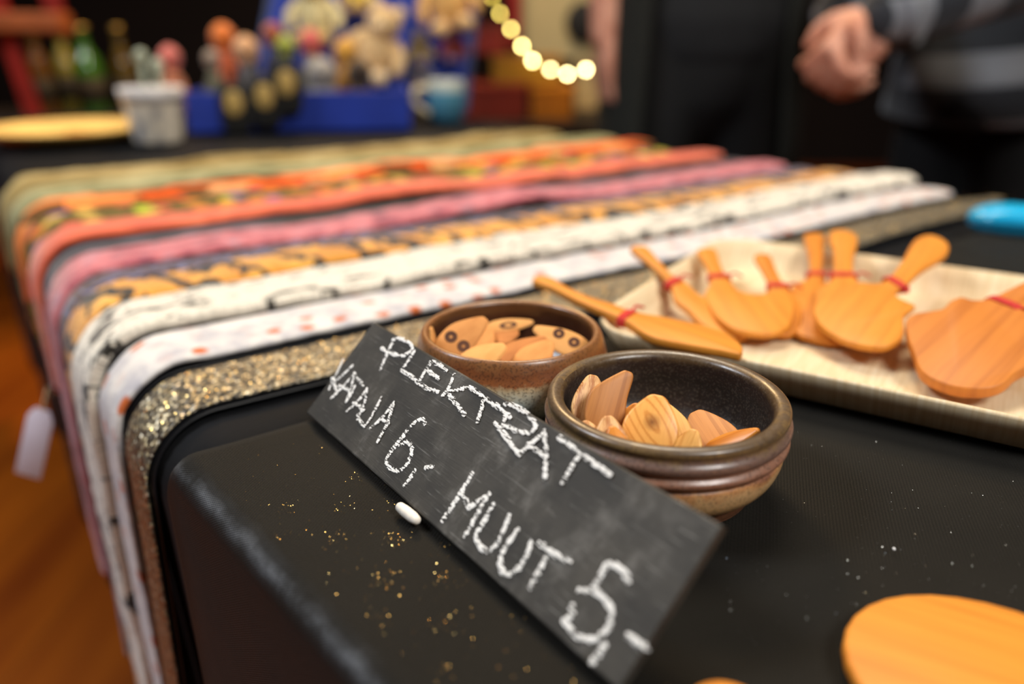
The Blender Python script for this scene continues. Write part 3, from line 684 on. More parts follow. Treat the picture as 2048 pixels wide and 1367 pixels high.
# ------------------------------------------------------------------ wooden spatulas with red thread
SPAT = [wood('spatula_wood_%d' % i, c1, c2, 150, .05, .5, 2, seed=.17 * i) for i, (c1, c2) in enumerate([('d98c30', 'c27422'), ('d18228', 'b86a1e'), ('c97a30', 'ae6224')])]
RED = plain('red_thread', 'c8362e', .8, var=.3, scale=500)
def spatula(pts, tip, ztip, hend, zh, neck, mat, label, t=.0042, name='wooden_spatula'):
    p0 = P(*tip, ztip); p1 = P(*hend, zh); ax = (p1 - p0).normalized(); side = Vector((0, 0, 1)).cross(ax).normalized(); n = ax.cross(side).normalized()
    if n.z < 0: n = -n; side = -side
    pl = [onplane(x, y, p0, n) for x, y in pts]
    q = [Vector(((p - p0).dot(ax), (p - p0).dot(side))) for p in pl]
    c = p0 - n * (t / 2); mb = MB(); out = sclosed(q, 4)
    mb.prism(out, c, ax, side, t, .0012)
    o = mb.build(name, mat, origin=base_of(mb), label=label, cat='spatula', group='wooden spatulas on the palm leaf tray')
    if neck:
        a, b = onplane(*neck[0], p0, n), onplane(*neck[1], p0, n); dr = (b - a); L = dr.length; dr.normalize(); along = n.cross(dr).normalized()
        for k in range(4):                    # thread wound round the neck
            cc = (a + b) / 2 - n * (t / 2) + along * (k - 1.5) * .0013; ring = []
            for i in range(20):
                q_ = 2 * PI * i / 20; ring.append(cc + dr * (L / 2 + .0006) * math.copysign(abs(math.cos(q_)) ** .6, math.cos(q_)) + n * (t / 2 + .0006) * math.copysign(abs(math.sin(q_)) ** .6, math.sin(q_)))
            ring.append(ring[0]); MB().tube(ring, .0008, 6, caps=False).build('thread', RED, o)
        e0 = b; MB().tube(sopen([e0, e0 + dr * .004 + n * .0015, e0 + dr * .008 - along * .003 + n * .0002], 5), .0008, 6).build('thread_end', RED, o)
    return o
def a3(*p): return [(1040 + x * .293, 430 + y * .293) for x, y in p]
def a4(*p): return [(1560 + x * .2707, 430 + y * .2707) for x, y in p]
zf = ZC + .0036
spatula(a3((760, 225), (800, 203), (870, 215), (960, 315), (1065, 425), (1135, 455), (1235, 545), (1400, 600), (1560, 700), (1600, 790), (1500, 835), (1390, 815), (1250, 745), (1150, 645), (1065, 580), (1040, 500), (1010, 440), (890, 335)),
        (1480, 670), zf + .0045, (1268, 492), ZC + .036, a3((1012, 470), (1095, 432)), SPAT[0], 'wooden spatula whose slim handle points to the upper left, second from the left')
spatula(a3((1600, 275), (1655, 258), (1712, 275), (1755, 375), (1812, 480), (1890, 560), (1930, 680), (1900, 780), (1800, 810), (1690, 770), (1650, 660), (1690, 540), (1700, 470), (1660, 380)),
        (1570, 668), zf + .0048, (1525, 508), ZC + .027, a3((1698, 478), (1830, 480)), SPAT[1], 'short narrow handled wooden spatula, fourth from the left on the tray')
spatula(a3((1205, 240), (1260, 220), (1335, 228), (1365, 310), (1405, 410), (1440, 445), (1490, 505), (1570, 532), (1660, 530), (1740, 505), (1810, 520), (1862, 580), (1870, 660), (1840, 750), (1760, 795), (1640, 805), (1480, 775), (1350, 695), (1285, 600), (1262, 530), (1300, 450), (1270, 340)),
        (1540, 665), zf + .0095, (1412, 496), ZC + .0285, a3((1298, 420), (1425, 412)), SPAT[0], 'wooden spatula with a wide curved blade, third from the left')
spatula(a4((178, 150), (215, 128), (300, 130), (338, 170), (322, 270), (315, 440), (400, 560), (470, 720), (520, 900), (430, 935), (280, 915), (110, 855), (62, 760), (58, 600), (105, 510), (215, 450), (215, 300)),
        (1650, 680), zf + .0045, (1628, 466), ZC + .0285, a4((210, 432), (325, 432)), SPAT[1], 'wooden spatula with a straight flat handle, left one of the upright pair')
spatula(a4((362, 135), (405, 105), (510, 112), (572, 155), (568, 225), (545, 310), (552, 440), (640, 600), (650, 800), (560, 890), (400, 850), (280, 760), (260, 640), (290, 530), (392, 450), (396, 250), (370, 200)),
        (1690, 668), zf + .0102, (1685, 460), ZC + .035, a4((382, 440), (560, 440)), SPAT[0], 'wooden spatula with a straight flat handle, right one of the upright pair')
spatula(a4((985, 190), (1080, 143), (1180, 160), (1248, 215), (1220, 295), (1050, 400), (930, 510), (860, 560), (875, 600), (955, 640), (1000, 662), (960, 700), (912, 745), (918, 850), (885, 915), (780, 965), (620, 958), (470, 915), (340, 840), (270, 765), (250, 680), (300, 600), (420, 540), (560, 490), (720, 500), (810, 450), (900, 335)),
        (1710, 690), zf + .0130, (1865, 478), ZC + .040, a4((790, 455), (915, 530)), SPAT[0], 'wooden spatula with a notched blade and a thick handle pointing to the upper right')
spatula(a4((932, 775), (1000, 722), (1190, 690), (1260, 630), (1345, 600), (1430, 622), (1560, 605), (1800, 490), (2000, 400), (2060, 430), (2040, 510), (1830, 610), (1860, 680), (1960, 780), (2000, 930), (1930, 1060), (1800, 1130), (1740, 1165), (1660, 1235), (1540, 1272), (1350, 1272), (1180, 1225), (1040, 1140), (985, 1000), (945, 890)),
        (1880, 770), zf + .0095, (2100, 545), ZC + .042, a4((1545, 600), (1780, 690)), SPAT[2], 'largest wooden spatula with a broad wavy blade at the right end of the tray', t=.0065)
spatula(a3((85, 430), (130, 408), (215, 420), (330, 488), (480, 553), (640, 600), (735, 640), (840, 665), (960, 685), (1200, 735), (1380, 790), (1490, 860), (1522, 905), (1500, 940), (1380, 918), (1000, 850), (850, 800), (735, 725), (640, 678), (400, 580), (230, 492), (110, 448)),
        (1478, 700), ZC + .0245, (1068, 553), ZC + .0275, a3((690, 705), (770, 650)), SPAT[0], 'slim wooden butter knife lying across the left corner of the tray', t=.0050)
# spatulas at the lower right, close to the camera
def round_spat(cen, r, hdir, label, mat, z):
    X = Vector((math.cos(hdir), math.sin(hdir), 0)); Y = Vector((-X.y, X.x, 0)); o = []
    for i in range(28):
        a = math.radians(28 + (360 - 56) * i / 27); o.append((r * 1.15 * math.cos(a), r * math.sin(a)))
    o += [(r * 1.25, -.009), (r * 1.9, -.0075), (r * 3.2, -.008), (r * 3.35, -.004), (r * 3.35, .004), (r * 3.2, .008), (r * 1.9, .0075), (r * 1.25, .009)]
    mb = MB().prism(o, cen, X, Y, .005, .0013)
    s = mb.build('wooden_spatula', mat, origin=base_of(mb), label=label, cat='spatula')
    for k in range(3):
        ring = [cen + X * (r * 1.45 + k * .0014) + Y * .0088 * math.copysign(abs(math.cos(q)) ** .6, math.cos(q)) + Vector((0, 0, .0032)) * math.copysign(abs(math.sin(q)) ** .6, math.sin(q)) for q in [2 * PI * i / 20 for i in range(21)]]
        MB().tube(ring, .0008, 6, caps=False).build('thread', RED, s)
cz = ZC + .0030
round_spat(P(2010, 1382, cz), .0370, math.radians(-28), 'wooden spatula with a round blade, in the lower right corner of the picture', SPAT[0], cz)
round_spat(P(1466, 1458, cz), .0132, math.radians(-80), 'wooden spatula tip just showing at the bottom edge of the picture', SPAT[1], cz)

# ------------------------------------------------------------------ bright blue case at the right
p = P(2052, 472, .0); p.z = TZ
bt = thing('spectacle_case', p, 'glossy bright blue rounded plastic case at the right edge of the picture', 'case')
cy = M('cyan_plastic'); cy.set(hx('0fa6d6'), .3, 0, .5)
X = Vector((.9, -.43, 0)).normalized(); Y = Vector((-X.y, X.x, 0)); Zv = Vector((0, 0, 1))
for nm, z0, z1 in (('base', .001, .0125), ('lid', .0133, .0290)):
    rings = []; vs = []
    for k in range(9):
        u = k / 8
        if nm == 'base': s_ = .80 + .20 * math.sin(u * PI / 2); z = z0 + (z1 - z0) * u
        else: q = u * PI / 2; s_ = max(.05, math.cos(q) ** .6); z = z0 + (z1 - z0) * math.sin(q)
        for (x, y) in rrect(.052, .026, .0259, 7): vs.append(p + X * x * (s_ if s_ > .3 else s_) + Y * y * s_ + Zv * z)
    m = 28; fs = [(i * m + k, i * m + (k + 1) % m, (i + 1) * m + (k + 1) % m, (i + 1) * m + k) for i in range(8) for k in range(m)] + [tuple(range(m))[::-1], tuple(8 * m + k for k in range(m))]
    MB().add(vs, fs).build(nm, cy.m, bt)
MB().tube([p + X * x * 1.005 + Y * y * 1.005 + Zv * .0129 for x, y in rrect(.052, .026, .0259, 7)] + [p + X * .0523 + Zv * .0129], .0008, 6, caps=False).build('seam', plain('dark_blue_seam', '0a4a6a', .5), bt)

# ------------------------------------------------------------------ far end of the long table
pc = P(142, 280, .0)
tp = thing('palm_leaf_plate', pc, 'oval yellowish palm leaf plate at the far left end of the long table', 'plate')
mb = MB(); prof = [(.02, .004), (.085, .004), (.118, .014), (.138, .024), (.141, .0255), (.139, .022), (.116, .010), (.084, .0), (.02, 0)]
mb.lathe(prof, pc, 48); 
for i, v in enumerate(mb.v): mb.v[i] = pc + Vector(((v.x - pc.x) * .98, (v.y - pc.y) * 1.0, v.z - pc.z))
mb.build('dish', plain('palm_leaf_yellow', 'e9bd68', .6, var=.2, scale=14), tp)
for k, (dx, dy, dr) in enumerate(((-.03, .0, 25), (.035, .02, -12))):
    c = pc + Vector((dx, dy, .0075 + .003 * k)); X = Vector((math.cos(math.radians(dr)), math.sin(math.radians(dr)), 0)); Y = Vector((-X.y, X.x, 0))
    mb = MB().prism(sclosed([(-.055, 0), (-.05, .006), (0, .006), (.01, .018), (.04, .02), (.05, 0), (.04, -.02), (.01, -.018), (0, -.006), (-.05, -.006)], 4), c, X, Y, .004, .001)
    mb.build('wooden_spatula', SPAT[k], origin=base_of(mb), label='small wooden spatula lying on the ' + ('left' if k == 0 else 'right') + ' half of the far palm leaf plate', cat='spatula')
cc = P(318, 283, 0)
bk = thing('paper_cup', cc, 'grey and white patterned cup at the far end beside the blue box', 'cup')
mcup = M('printed_paper'); co = mcup.coord('Object', (1, 1, .6)); f = mcup.noise(co, 45, 3)
mcup.set(mcup.ramp(f, [(.35, hx('7f7f8a')), (.5, hx('c9c0b0')), (.65, hx('ecdfc8'))]), .7); 
mb = MB().lathe([(.001, .001), (.040, .0), (.041, .004), (.048, .06), (.052, .088), (.0535, .090), (.053, .092), (.051, .090), (.046, .06), (.039, .006), (.001, .006)], cc, 40); mb.build('cup_body', mcup.m, bk)
mb = MB().lathe([(.0485, .070), (.0503, .070), (.0535, .092), (.0518, .092)], cc, 40); mb.build('white_band', plain('white_band', 'd8d4d2', .6), bk)
for k, (dx, dy, col, tall) in enumerate(((-.012, .0, 'a8b09a', .135), (.008, .012, 'b5bda8', .120))):
    b_ = cc + Vector((dx, dy, .008)); mb = MB().tube([b_, b_ + Vector((.003, 0, tall * .7)), b_ + Vector((.004, 0, tall))], [.004, .004, .006], 10)
    mb.ball(b_ + Vector((.004, 0, tall)), .011, 12, 8)
    mb.build('knitting_pin', plain('pin_%d' % k, col, .4), origin=base_of(mb), label=('taller' if k == 0 else 'shorter') + ' pale green round headed pin standing in the patterned cup', cat='pin')

# open blue box with a leaning blue display board
BLUE = plain('royal_blue_fabric', '16308f', .7, var=.25, scale=12)
ang = math.radians(8); bX = Vector((math.cos(ang), math.sin(ang), 0)); bY = Vector((-bX.y, bX.x, 0)); bZ = Vector((0, 0, 1))
f0 = P(378, 266, 0); box_w, box_d, box_h = .425, .20, .074
bc = f0 + bX * box_w / 2 + bY * box_d / 2
bx = thing('blue_box', bc, 'open royal blue box filled with small soft figures at the far end', 'box')
ax = (bX, bY, bZ)
for nm, c, s in (('front_panel', bc - bY * (box_d / 2 - .004) + bZ * box_h / 2, (box_w, .008, box_h)), ('back_panel', bc + bY * (box_d / 2 - .004) + bZ * box_h / 2, (box_w, .008, box_h)),
                 ('side_panel', bc - bX * (box_w / 2 - .004) + bZ * box_h / 2, (.008, box_d - .0162, box_h)), ('side_panel', bc + bX * (box_w / 2 - .004) + bZ * box_h / 2, (.008, box_d - .0162, box_h)), ('bottom_panel', bc + bZ * .004, (box_w - .0162, box_d - .0162, .008))):
    MB().box(c, s, ax, .003).build(nm, BLUE, bx, False)
yb = bc.y + .15
pL, pR = R(492, 175, yb), R(930, 245, yb + .06); uL, uR = R(600, -95, yb + .12), R(985, -70, yb + .16)
pL.z = pR.z = TZ + .012   # stands on the table
uX = (pR - pL).normalized(); uY = ((uL - pL) + (uR - pR)) / 2; uN = uX.cross(uY).normalized(); uY = uY.normalized()
pw = (pR - pL).length
db = thing('display_board', (pL + pR) / 2, 'slanted royal blue board with plush toys, leaning behind the blue box', 'board')
shear = (uL - pL).dot(uX) / max(.01, (uL - pL).dot(uN.cross(uX)))
UY = uN.cross(uX).normalized()
if UY.z < 0: UY = -UY
HB = .40
mb = MB(); mb.prism([(0, 0), (pw, 0), (pw + .06, HB), (.10, HB)], pL + uN * .0, uX, UY, .012, .002); mb.build('panel', BLUE, db, False)
mb = MB()
for a_, b_ in (((0, 0), (.10, HB)), ((.10, HB), (pw + .06, HB)), ((pw + .06, HB), (pw, 0))):
    mb.tube([pL + uX * a_[0] + UY * a_[1], pL + uX * b_[0] + UY * b_[1]], .009, 8)
mb.build('edge_binding', plain('blue_grey_binding', '3a4468', .6), db)
fw = -uN if (-uN).y < 0 else uN                  # side facing the camera
def toy(name, px, py, s, body, limb, label, kind=0, y=None, lean=0.0):
    """small soft animal: head, body, ears, arms, legs, snout, eyes"""
    y = y or yb - .01
    c = onplane(px, py, pL + fw * (.36 * s + .016), uN); root = thing(name, c - Vector((0, 0, s * .5)), label, 'soft toy', 'soft toys on and in the blue box')
    q = Matrix.Rotation(lean, 3, 'Y'); T = lambda x, yy, z: c + q @ Vector((x * s, yy * s, z * s))
    A = plain(name + '_fur_a', body, .95, var=.2, scale=60, sheen=.4); B = plain(name + '_fur_b', limb, .95, var=.2, scale=60, sheen=.4)
    mb = MB().ball(T(0, 0, -.12), (.30 * s, .24 * s, .36 * s)); mb.build('body', A, root)
    mb = MB().ball(T(0, -.03, .34), (.26 * s, .23 * s, .24 * s)); h = mb.build('head', A, root)
    MB().ball(T(0, -.24, .29), (.12 * s, .09 * s, .09 * s)).build('snout', B, h)
    for sx in (-1, 1):
        er = (.09, .05, .09) if kind == 0 else (.07, .05, .20)
        MB().ball(T(.19 * sx, 0, .55 if kind == 0 else .64), tuple(k * s for k in er)).build('ear', B, h)
        MB().ball(T(.09 * sx, -.22, .40), .028 * s, 8, 6).build('eye', plain('black_bead', '101010', .2), h)
        MB().tube([T(.25 * sx, -.02, .08), T(.40 * sx, -.10, -.08), T(.40 * sx, -.18, -.24)], [.10 * s, .09 * s, .085 * s], 10).build('arm', A, root)
        MB().tube([T(.14 * sx, -.06, -.36), T(.20 * sx, -.26, -.44), T(.22 * sx, -.40, -.42)], [.12 * s, .11 * s, .10 * s], 10).build('leg', B, root)
    return root
yo = yb - .03
toy('plush_rabbit', 630, 20, .13, 'd9c890', 'c8a85a', 'cream and yellow plush toy at the top left of the blue board', 1, yo + .09)
toy('plush_bear', 716, -14, .08, 'e6c455', 'b08a4a', 'yellow plush toy at the top centre of the blue board', 0, yo + .10)
toy('plush_monkey', 755, 92, .145, 'd6b27c', 'dfc294', 'tan plush toy with long arms in the middle of the blue board', 0, yo + .03, .35)
toy('plush_dog', 896, -8, .15, 'd9a55c', 'e0b473', 'large golden tan plush toy at the top right of the blue board', 1, yo + .10, -.2)
toy('plush_owl', 840, 100, .065, '9a8450', '3d3a26', 'small olive and black plush toy right of the tan one', 0, yo + .03)
toy('plush_fox', 908, 92, .065, '8c2f22', '7a5a86', 'dark red and lilac plush toy at the right edge of the blue board', 0, yo + .07)
toy('plush_mouse', 845, 146, .06, '6f6a72', '7a3f62', 'grey and plum plush toy above the teal mug', 0, yo + .03)
# felt figures standing in the blue box
def figure(px, py, hgt, head, robe, label, y):
    c = R(px, py, y); c = R(px, py, y + (c.x - bc.x) * .14); s = hgt; root = thing('felt_figure', Vector((c.x, c.y, TZ + .009)), label, 'figure', 'felt figures standing in the blue box')
    z0 = TZ + .009; A = plain('felt_head_' + head, head, .95, var=.2, scale=50, sheen=.3); B = plain('felt_robe_' + robe, robe, .95, var=.25, scale=50, sheen=.3)
    top = c.z; r = s
    b0 = Vector((c.x, c.y, z0))
    MB().lathe([(.001, 0), (r * 1.0, 0), (r * 1.02, (top - z0) * .3), (r * .8, (top - z0) * .62), (r * .55, (top - z0) * .86), (.001, (top - z0) * .9)], b0, 20).build('robe', B, root)
    h = MB().ball(Vector((c.x, c.y, top)), (r * .95, r * .9, r * 1.05)).build('head', A, root)
    MB().lathe([(r * .98, -.1 * r), (r * .9, r * .55), (r * .45, r * 1.05), (.001, r * 1.2)], Vector((c.x, c.y, top)), 18).build('cap', A, h)
    for sx in (-1, 1): MB().tube([Vector((c.x + sx * r * .7, c.y, z0 + (top - z0) * .68)), Vector((c.x + sx * r * 1.15, c.y - r * .4, z0 + (top - z0) * .42))], r * .28, 8).build('arm', B, root)
    return root
y1 = bc.y
figure(340, 118, .022, 'd8756a', 'b06a4a', 'pink headed felt figure at the left end, behind the cup', y1 + .02)
figure(424, 120, .017, '9a8674', '5f5a44', 'grey brown felt figure, second from the left', y1 - .025)
figure(446, 78, .026, 'e2792f', 'b8542a', 'tall orange headed felt figure', y1 + .05)
figure(492, 104, .026, 'dfa878', '4f4a4a', 'peach headed felt figure right of the orange one', y1 + .0)
figure(546, 72, .022, 'a5543a', '3a3a4a', 'red brown headed felt figure, standing at the back', y1 + .06)
figure(572, 96, .021, 'a9b044', '4a4a40', 'lime green headed felt figure', y1 + .01)
figure(622, 88, .024, 'd9655c', '8f8474', 'salmon red headed felt figure right of the lime one', y1 + .02)
figure(645, 152, .030, '9c948a', '8d8780', 'stout grey felt figure at the front of the box', y1 - .03)
figure(692, 108, .026, 'dba03e', 'b87f2a', 'golden yellow headed felt figure', y1 + .02)
figure(718, 150, .026, '3a2a1c', '4a3420', 'dark brown felt figure at the front of the box', y1 - .03)
# black pouches with a gold disc hooked over the front of the box
GD = M('gold_disc'); GD.set(hx('c9a760'), .45, .4, .5); PB = plain('black_pouch_leather', '15130f', .7)
for px, py, lab in ((470, 205, 'left'), (530, 192, 'middle'), (573, 165, 'right')):
    c = R(px, py, f0.y - .008 + (px - 378) * .0001); c = Vector((c.x, (f0 + bX * ((c.x - f0.x) / bX.x)).y - .014, c.z))
    root = thing('leather_pouch', c - bZ * .04, 'black pouch with a gold oval disc hanging on the blue box, %s one of three' % lab, 'pouch', 'black pouches on the front of the blue box')
    MB().prism(sclosed([(-.024, .03), (.024, .03), (.028, -.02), (.02, -.055), (-.02, -.055), (-.028, -.02)], 4), c, bX, bZ, .012, .004).build('bag', PB, root)
    MB().tube([c + bX * -.014 + bZ * .03, c + bX * -.010 + bZ * .062, c + bX * .010 + bZ * .062, c + bX * .014 + bZ * .03], .003, 8).build('loop', PB, root)
    MB().prism([(.017 * math.cos(i * PI / 12), .023 * math.sin(i * PI / 12)) for i in range(24)], c - bY * .0085, bX, bZ, .003, .0008).build('gold_disc', GD.m, root)
# teal mug
mc = P(893, 243, 0)
mg = thing('mug', mc, 'teal mug with a pale rim and handle right of the blue box', 'mug')
tm = M('teal_glaze'); zz = tm.sep(tm.coord())[2]; tm.set(tm.ramp(zz, [(.0, hx('3f6f86')), (.062, hx('4f8aa0')), (.066, hx('a9b3ab')), (.08, hx('b5b8a8'))]), .3, 0, .5)
MB().lathe([(.001, .002), (.032, .0), (.036, .004), (.0385, .04), (.040, .084), (.0385, .086), (.037, .083), (.035, .04), (.032, .008), (.001, .007)], mc, 40).build('cup_body', tm.m, mg)
MB().tube(sopen([mc + Vector((-.037, -.01, .070)), mc + Vector((-.062, -.016, .066)), mc + Vector((-.066, -.017, .040)), mc + Vector((-.037, -.01, .018))], 6), .007, 10).build('handle', plain('cream_glaze', 'cdbf9c', .4), mg)

# ------------------------------------------------------------------ the hall behind
DK = plain('dark_brown_wood', '20140d', .6)
def back_table(x0, x1, y0, y1_, z, label, mat, cloth=None):
    t = thing('display_table', Vector(((x0 + x1) / 2, (y0 + y1_) / 2, 0)), label, 'table')
    MB().box(((x0 + x1) / 2, (y0 + y1_) / 2, z - .015), (x1 - x0, y1_ - y0, .03), None, .004).build('table_top', mat, t, False)
    for x in (x0 + .06, x1 - .06):
        for y in (y0 + .06, y1_ - .06): MB().box((x, y, (z - .03) / 2), (.05, .05, z - .031)).build('leg', mat, t, False)
    MB().box(((x0 + x1) / 2, y0 + .06, z - .08), (x1 - x0 - .18, .02, .09)).build('apron', mat, t, False)
back_table(-2.35, -1.02, 2.55, 3.15, .66, 'dark wooden table with bottles in the left background', DK)
def bottle(px, y, ztop, col, label, r=.036):
    c = R(px, 100, y); z0 = .662; h = ztop - z0; c.z = z0
    g = M('bottle_glass_' + col); g.set(hx(col), .12, 0, .6, coat=.3)
    root = thing('glass_bottle', c, label, 'bottle', 'bottles on the dark table in the left background')
    MB().lathe([(.001, .003), (r * .9, 0), (r, .006), (r, h * .55), (r * .8, h * .68), (r * .38, h * .78), (r * .36, h * .93), (r * .42, h * .935), (r * .42, h * .96), (.001, h * .96)], c, 28).build('glass', g.m, root)
    MB().lathe([(.001, h * .961), (r * .46, h * .961), (r * .46, h * 1.0), (.001, h * 1.0)], c, 20).build('cap', plain('bottle_cap_' + col, 'c9a050', .35, .6), root)
    MB().lathe([(r * 1.01, h * .18), (r * 1.012, h * .46)], c, 28).build('paper_label', plain('bottle_label_' + col, '3a3020', .8), root)
bottle(70, 2.75, .94, '6b4416', 'amber bottle standing behind the red stand')
bottle(124, 2.84, .95, '8a7a30', 'olive bottle left of the green one')
bottle(168, 2.70, .95, '3f6a20', 'green glass bottle between olive and brown bottles', .045)
bottle(240, 2.78, .95, '5f4a14', 'brown bottle, rightmost on the dark table')
# red wooden easel stand
RW = plain('red_painted_wood', '8f1f14', .5, var=.3, scale=10); OW = plain('orange_brown_wood', 'a4562a', .5, var=.3, scale=10)
base = R(40, 400, 2.45); es = thing('wooden_easel', Vector((base.x, 2.45, 0)), 'red wooden easel with an orange brown shelf at the upper left', 'easel')
def bar(p, q, w, d, mat, nm):
    p, q = Vector(p), Vector(q); Z = (q - p).normalized(); X = Vector((0, 1, 0)).cross(Z).normalized(); Y = Z.cross(X)
    MB().box((p + q) / 2, (w, d, (q - p).length), (X, Y, Z), min(w, d) * .2).build(nm, mat, es, False)
def to_floor(a, b):
    d = b - a; t = (0.012 - a.z) / d.z; return a + d * t
A, B = R(12, 60, 2.45), R(66, 225, 2.45); bar(R(-22, -50, 2.45), to_floor(A, B), .045, .03, RW, 'leg')
A, B = R(96, -20, 2.52), R(126, 75, 2.52); bar(R(86, -60, 2.52), B, .05, .03, RW, 'upright')
A, B = R(-150, 60, 2.45), R(-190, 225, 2.45); bar(A, to_floor(A, B), .045, .03, RW, 'leg')
bar(R(-190, 42, 2.43), R(132, 46, 2.43), .055, .09, OW, 'shelf')
# stall with coloured boxes, cream panel and a string of lights
back_table(-.42, .62, 2.95, 3.55, .62, 'low table carrying red and orange boxes in the background', DK)
def crate(px0, px1, py0, py1, y, d, col, lid, label, sit=None):
    a, b = R(px0, py0, y), R(px1, py1, y); w = b.x - a.x; z1, z0 = a.z, (b.z if sit is None else sit); c = Vector(((a.x + b.x) / 2, y + d / 2, z0))
    t = thing('storage_box', c, label, 'box', 'coloured boxes on the low background table'); m_ = plain('box_' + col, col, .55, var=.2, scale=6)
    MB().box(c + bZ * (z1 - z0) * .42, (w, d, (z1 - z0) * .84), None, .006).build('body', m_, t, False)
    MB().box(c + bZ * ((z1 - z0) * .92 + .0005), (w + .012, d + .012, (z1 - z0) * .16), None, .006).build('lid', plain('lid_' + lid, lid, .55), t, False)
    return z1
zt = crate(925, 1052, 168, 262, 3.05, .26, '7c2412', '8a2c16', 'dark red box on the low background table', .622)
crate(1064, 1144, 172, 262, 3.05, .26, 'b4660f', 'c27615', 'orange box right of the dark red box', .622)
crate(985, 1120, 112, 168, 3.06, .22, '9a6a12', '8a5a10', 'mustard box stacked on the red and orange boxes', zt + .0015)
crate(938, 1012, 48, 108, 3.08, .18, '7a1f16', '6a1a12', 'small red box topmost of the background stack', None)
pa, pb = R(1040, -120, 3.7), R(1232, 118, 3.7)
pn = thing('notice_panel', Vector(((pa.x + pb.x) / 2, 3.7, 0)), 'cream freestanding panel behind the string of lights', 'panel')
CR = plain('cream_board', 'bfb184', .7, var=.1, scale=3)
MB().box(((pa.x + pb.x) / 2, 3.7, (pa.z + pb.z) / 2 + .25), (pb.x - pa.x, .03, pa.z - pb.z + .5), None, .006).build('board', CR, pn, False)
MB().box((R(1192, 100, 3.7).x, 3.705, (pb.z + .05) / 2), (.17, .05, pb.z + .04), None, .008).build('post', plain('beige_post', 'c8ae78', .6), pn, False)
MB().box((R(1192, 100, 3.7).x, 3.705, .015), (.4, .35, .03), None, .008).build('foot', plain('beige_foot', '7a6845', .6), pn, False)
q = R(1166, 45, 3.66); MB().prism([(.075 * math.cos(i * PI / 12), .085 * math.sin(i * PI / 12)) for i in range(24)], q, Vector((1, 0, 0)), bZ, .03, .008).build('round_cutout', plain('black_disc', '0f0d0c', .6), pn)
MB().box((R(1030, 20, 3.6).x, 3.66, R(1030, 0, 3.6).z), (.05, .03, .36), None, .006).build('red_strip', plain('red_strip', '9a1810', .6), pn, False)
# string of lights
LB = [(968, -40), (985, -6), (1000, 27), (1022, 58), (1044, 92), (1065, 121), (1101, 139), (1135, 148), (1172, 139), (1208, 118)]
yl = 3.0
sl = thing('string_lights', R(1100, 139, yl), 'string of glowing warm yellow bulbs hanging in front of the cream panel', 'string lights')
lp = [R(x, y - 6, yl) for x, y in LB]; lp = [R(930, -160, yl)] + lp + [R(1260, 60, yl + .4)]
MB().tube(sopen(lp, 6), .0022, 6).build('cord', plain('dark_green_cord', '20261a', .6), sl)
for i, (x, y) in enumerate(LB):
    w_ = min(1, max(0, (i - 1) / 5)); g = M('glowing_bulb_%d' % i); g.set(hx('fff0b0'), .4, emit=(1.0, .72 + .10 * w_, .10 + .26 * w_, 1), est=(6, 7, 11, 17, 30, 34, 25, 34, 36, 25)[i])
    c = R(x, y, yl); b_ = MB().ball(c, (.0065, .0065, .008), 14, 9).build('bulb', g.m, sl)
    MB().tube([c + bZ * .010, c + bZ * .020], .005, 8).build('socket', plain('bulb_socket_%d' % i, '20261a', .6), b_)

# ------------------------------------------------------------------ visitors
def limb(mb, pts, rad, flat=1.0, seg=16, up=None):
    q = sopen(pts, 5); n = len(q); rr = []
    for i in range(n):
        t = i / (n - 1) * (len(rad) - 1); k = min(int(t), len(rad) - 2); rr.append(rad[k] + (rad[k + 1] - rad[k]) * (t - k))
    mb.tube(q, rr, seg, flat=flat, up=up); return mb
def blob(mb, name, mat, parent, vox, it=6):
    o = mb.build(name, mat, parent); r = o.modifiers.new('fuse', 'REMESH'); r.mode = 'VOXEL'; r.voxel_size = vox; r.use_smooth_shade = True
    s = o.modifiers.new('smooth', 'SMOOTH'); s.factor = .5; s.iterations = it; return o
SKIN = M('skin'); n_ = SKIN.noise(SKIN.coord(), 30, 3); SKIN.set(SKIN.ramp(n_, [(.35, hx('b87a62')), (.65, hx('d39a80'))]), .55, 0, .35, sub=.05); SKIN = SKIN.m
def hand(mb, wrist, d, nrm, curl, side=1, k=1.0):
    """palm + five fingers; d along the hand, nrm out of the back of the hand, side +1 puts the thumb at d x nrm"""
    d = d.normalized(); nrm = (nrm - d * nrm.dot(d)).normalized(); s = d.cross(nrm) * side
    V = lambda a, b, c: wrist + (d * a + s * b + nrm * c) * k
    for b in (-.030, -.011, .009, .028): limb(mb, [V(.0, b * .6, 0), V(.05, b * .9, .004), V(.088, b, .002)], [.016 * k, .0150 * k, .0115 * k], 1, 10)
    for b, L in ((-.031, .062), (-.011, .078), (.010, .085), (.030, .074)):
        seg = [L * .45, L * .32, L * .23]; a, c, q = .088, .002, 0.0; pts = [V(a, b, c)]
        for j, sg in enumerate(seg):
            q += curl * (.8 if j == 0 else 1.0); a += sg * math.cos(q); c -= sg * math.sin(q); pts.append(V(a, b * (1 + .1 * j), c))
        limb(mb, pts, [.0100 * k, .0092 * k, .0085 * k, .0072 * k], 1, 10)
    limb(mb, [V(.018, .022, -.004), V(.046, .048, -.012), V(.072, .056, -.022), V(.094, .050, -.030)], [.0150 * k, .0125 * k, .0108 * k, .0088 * k], 1, 10)
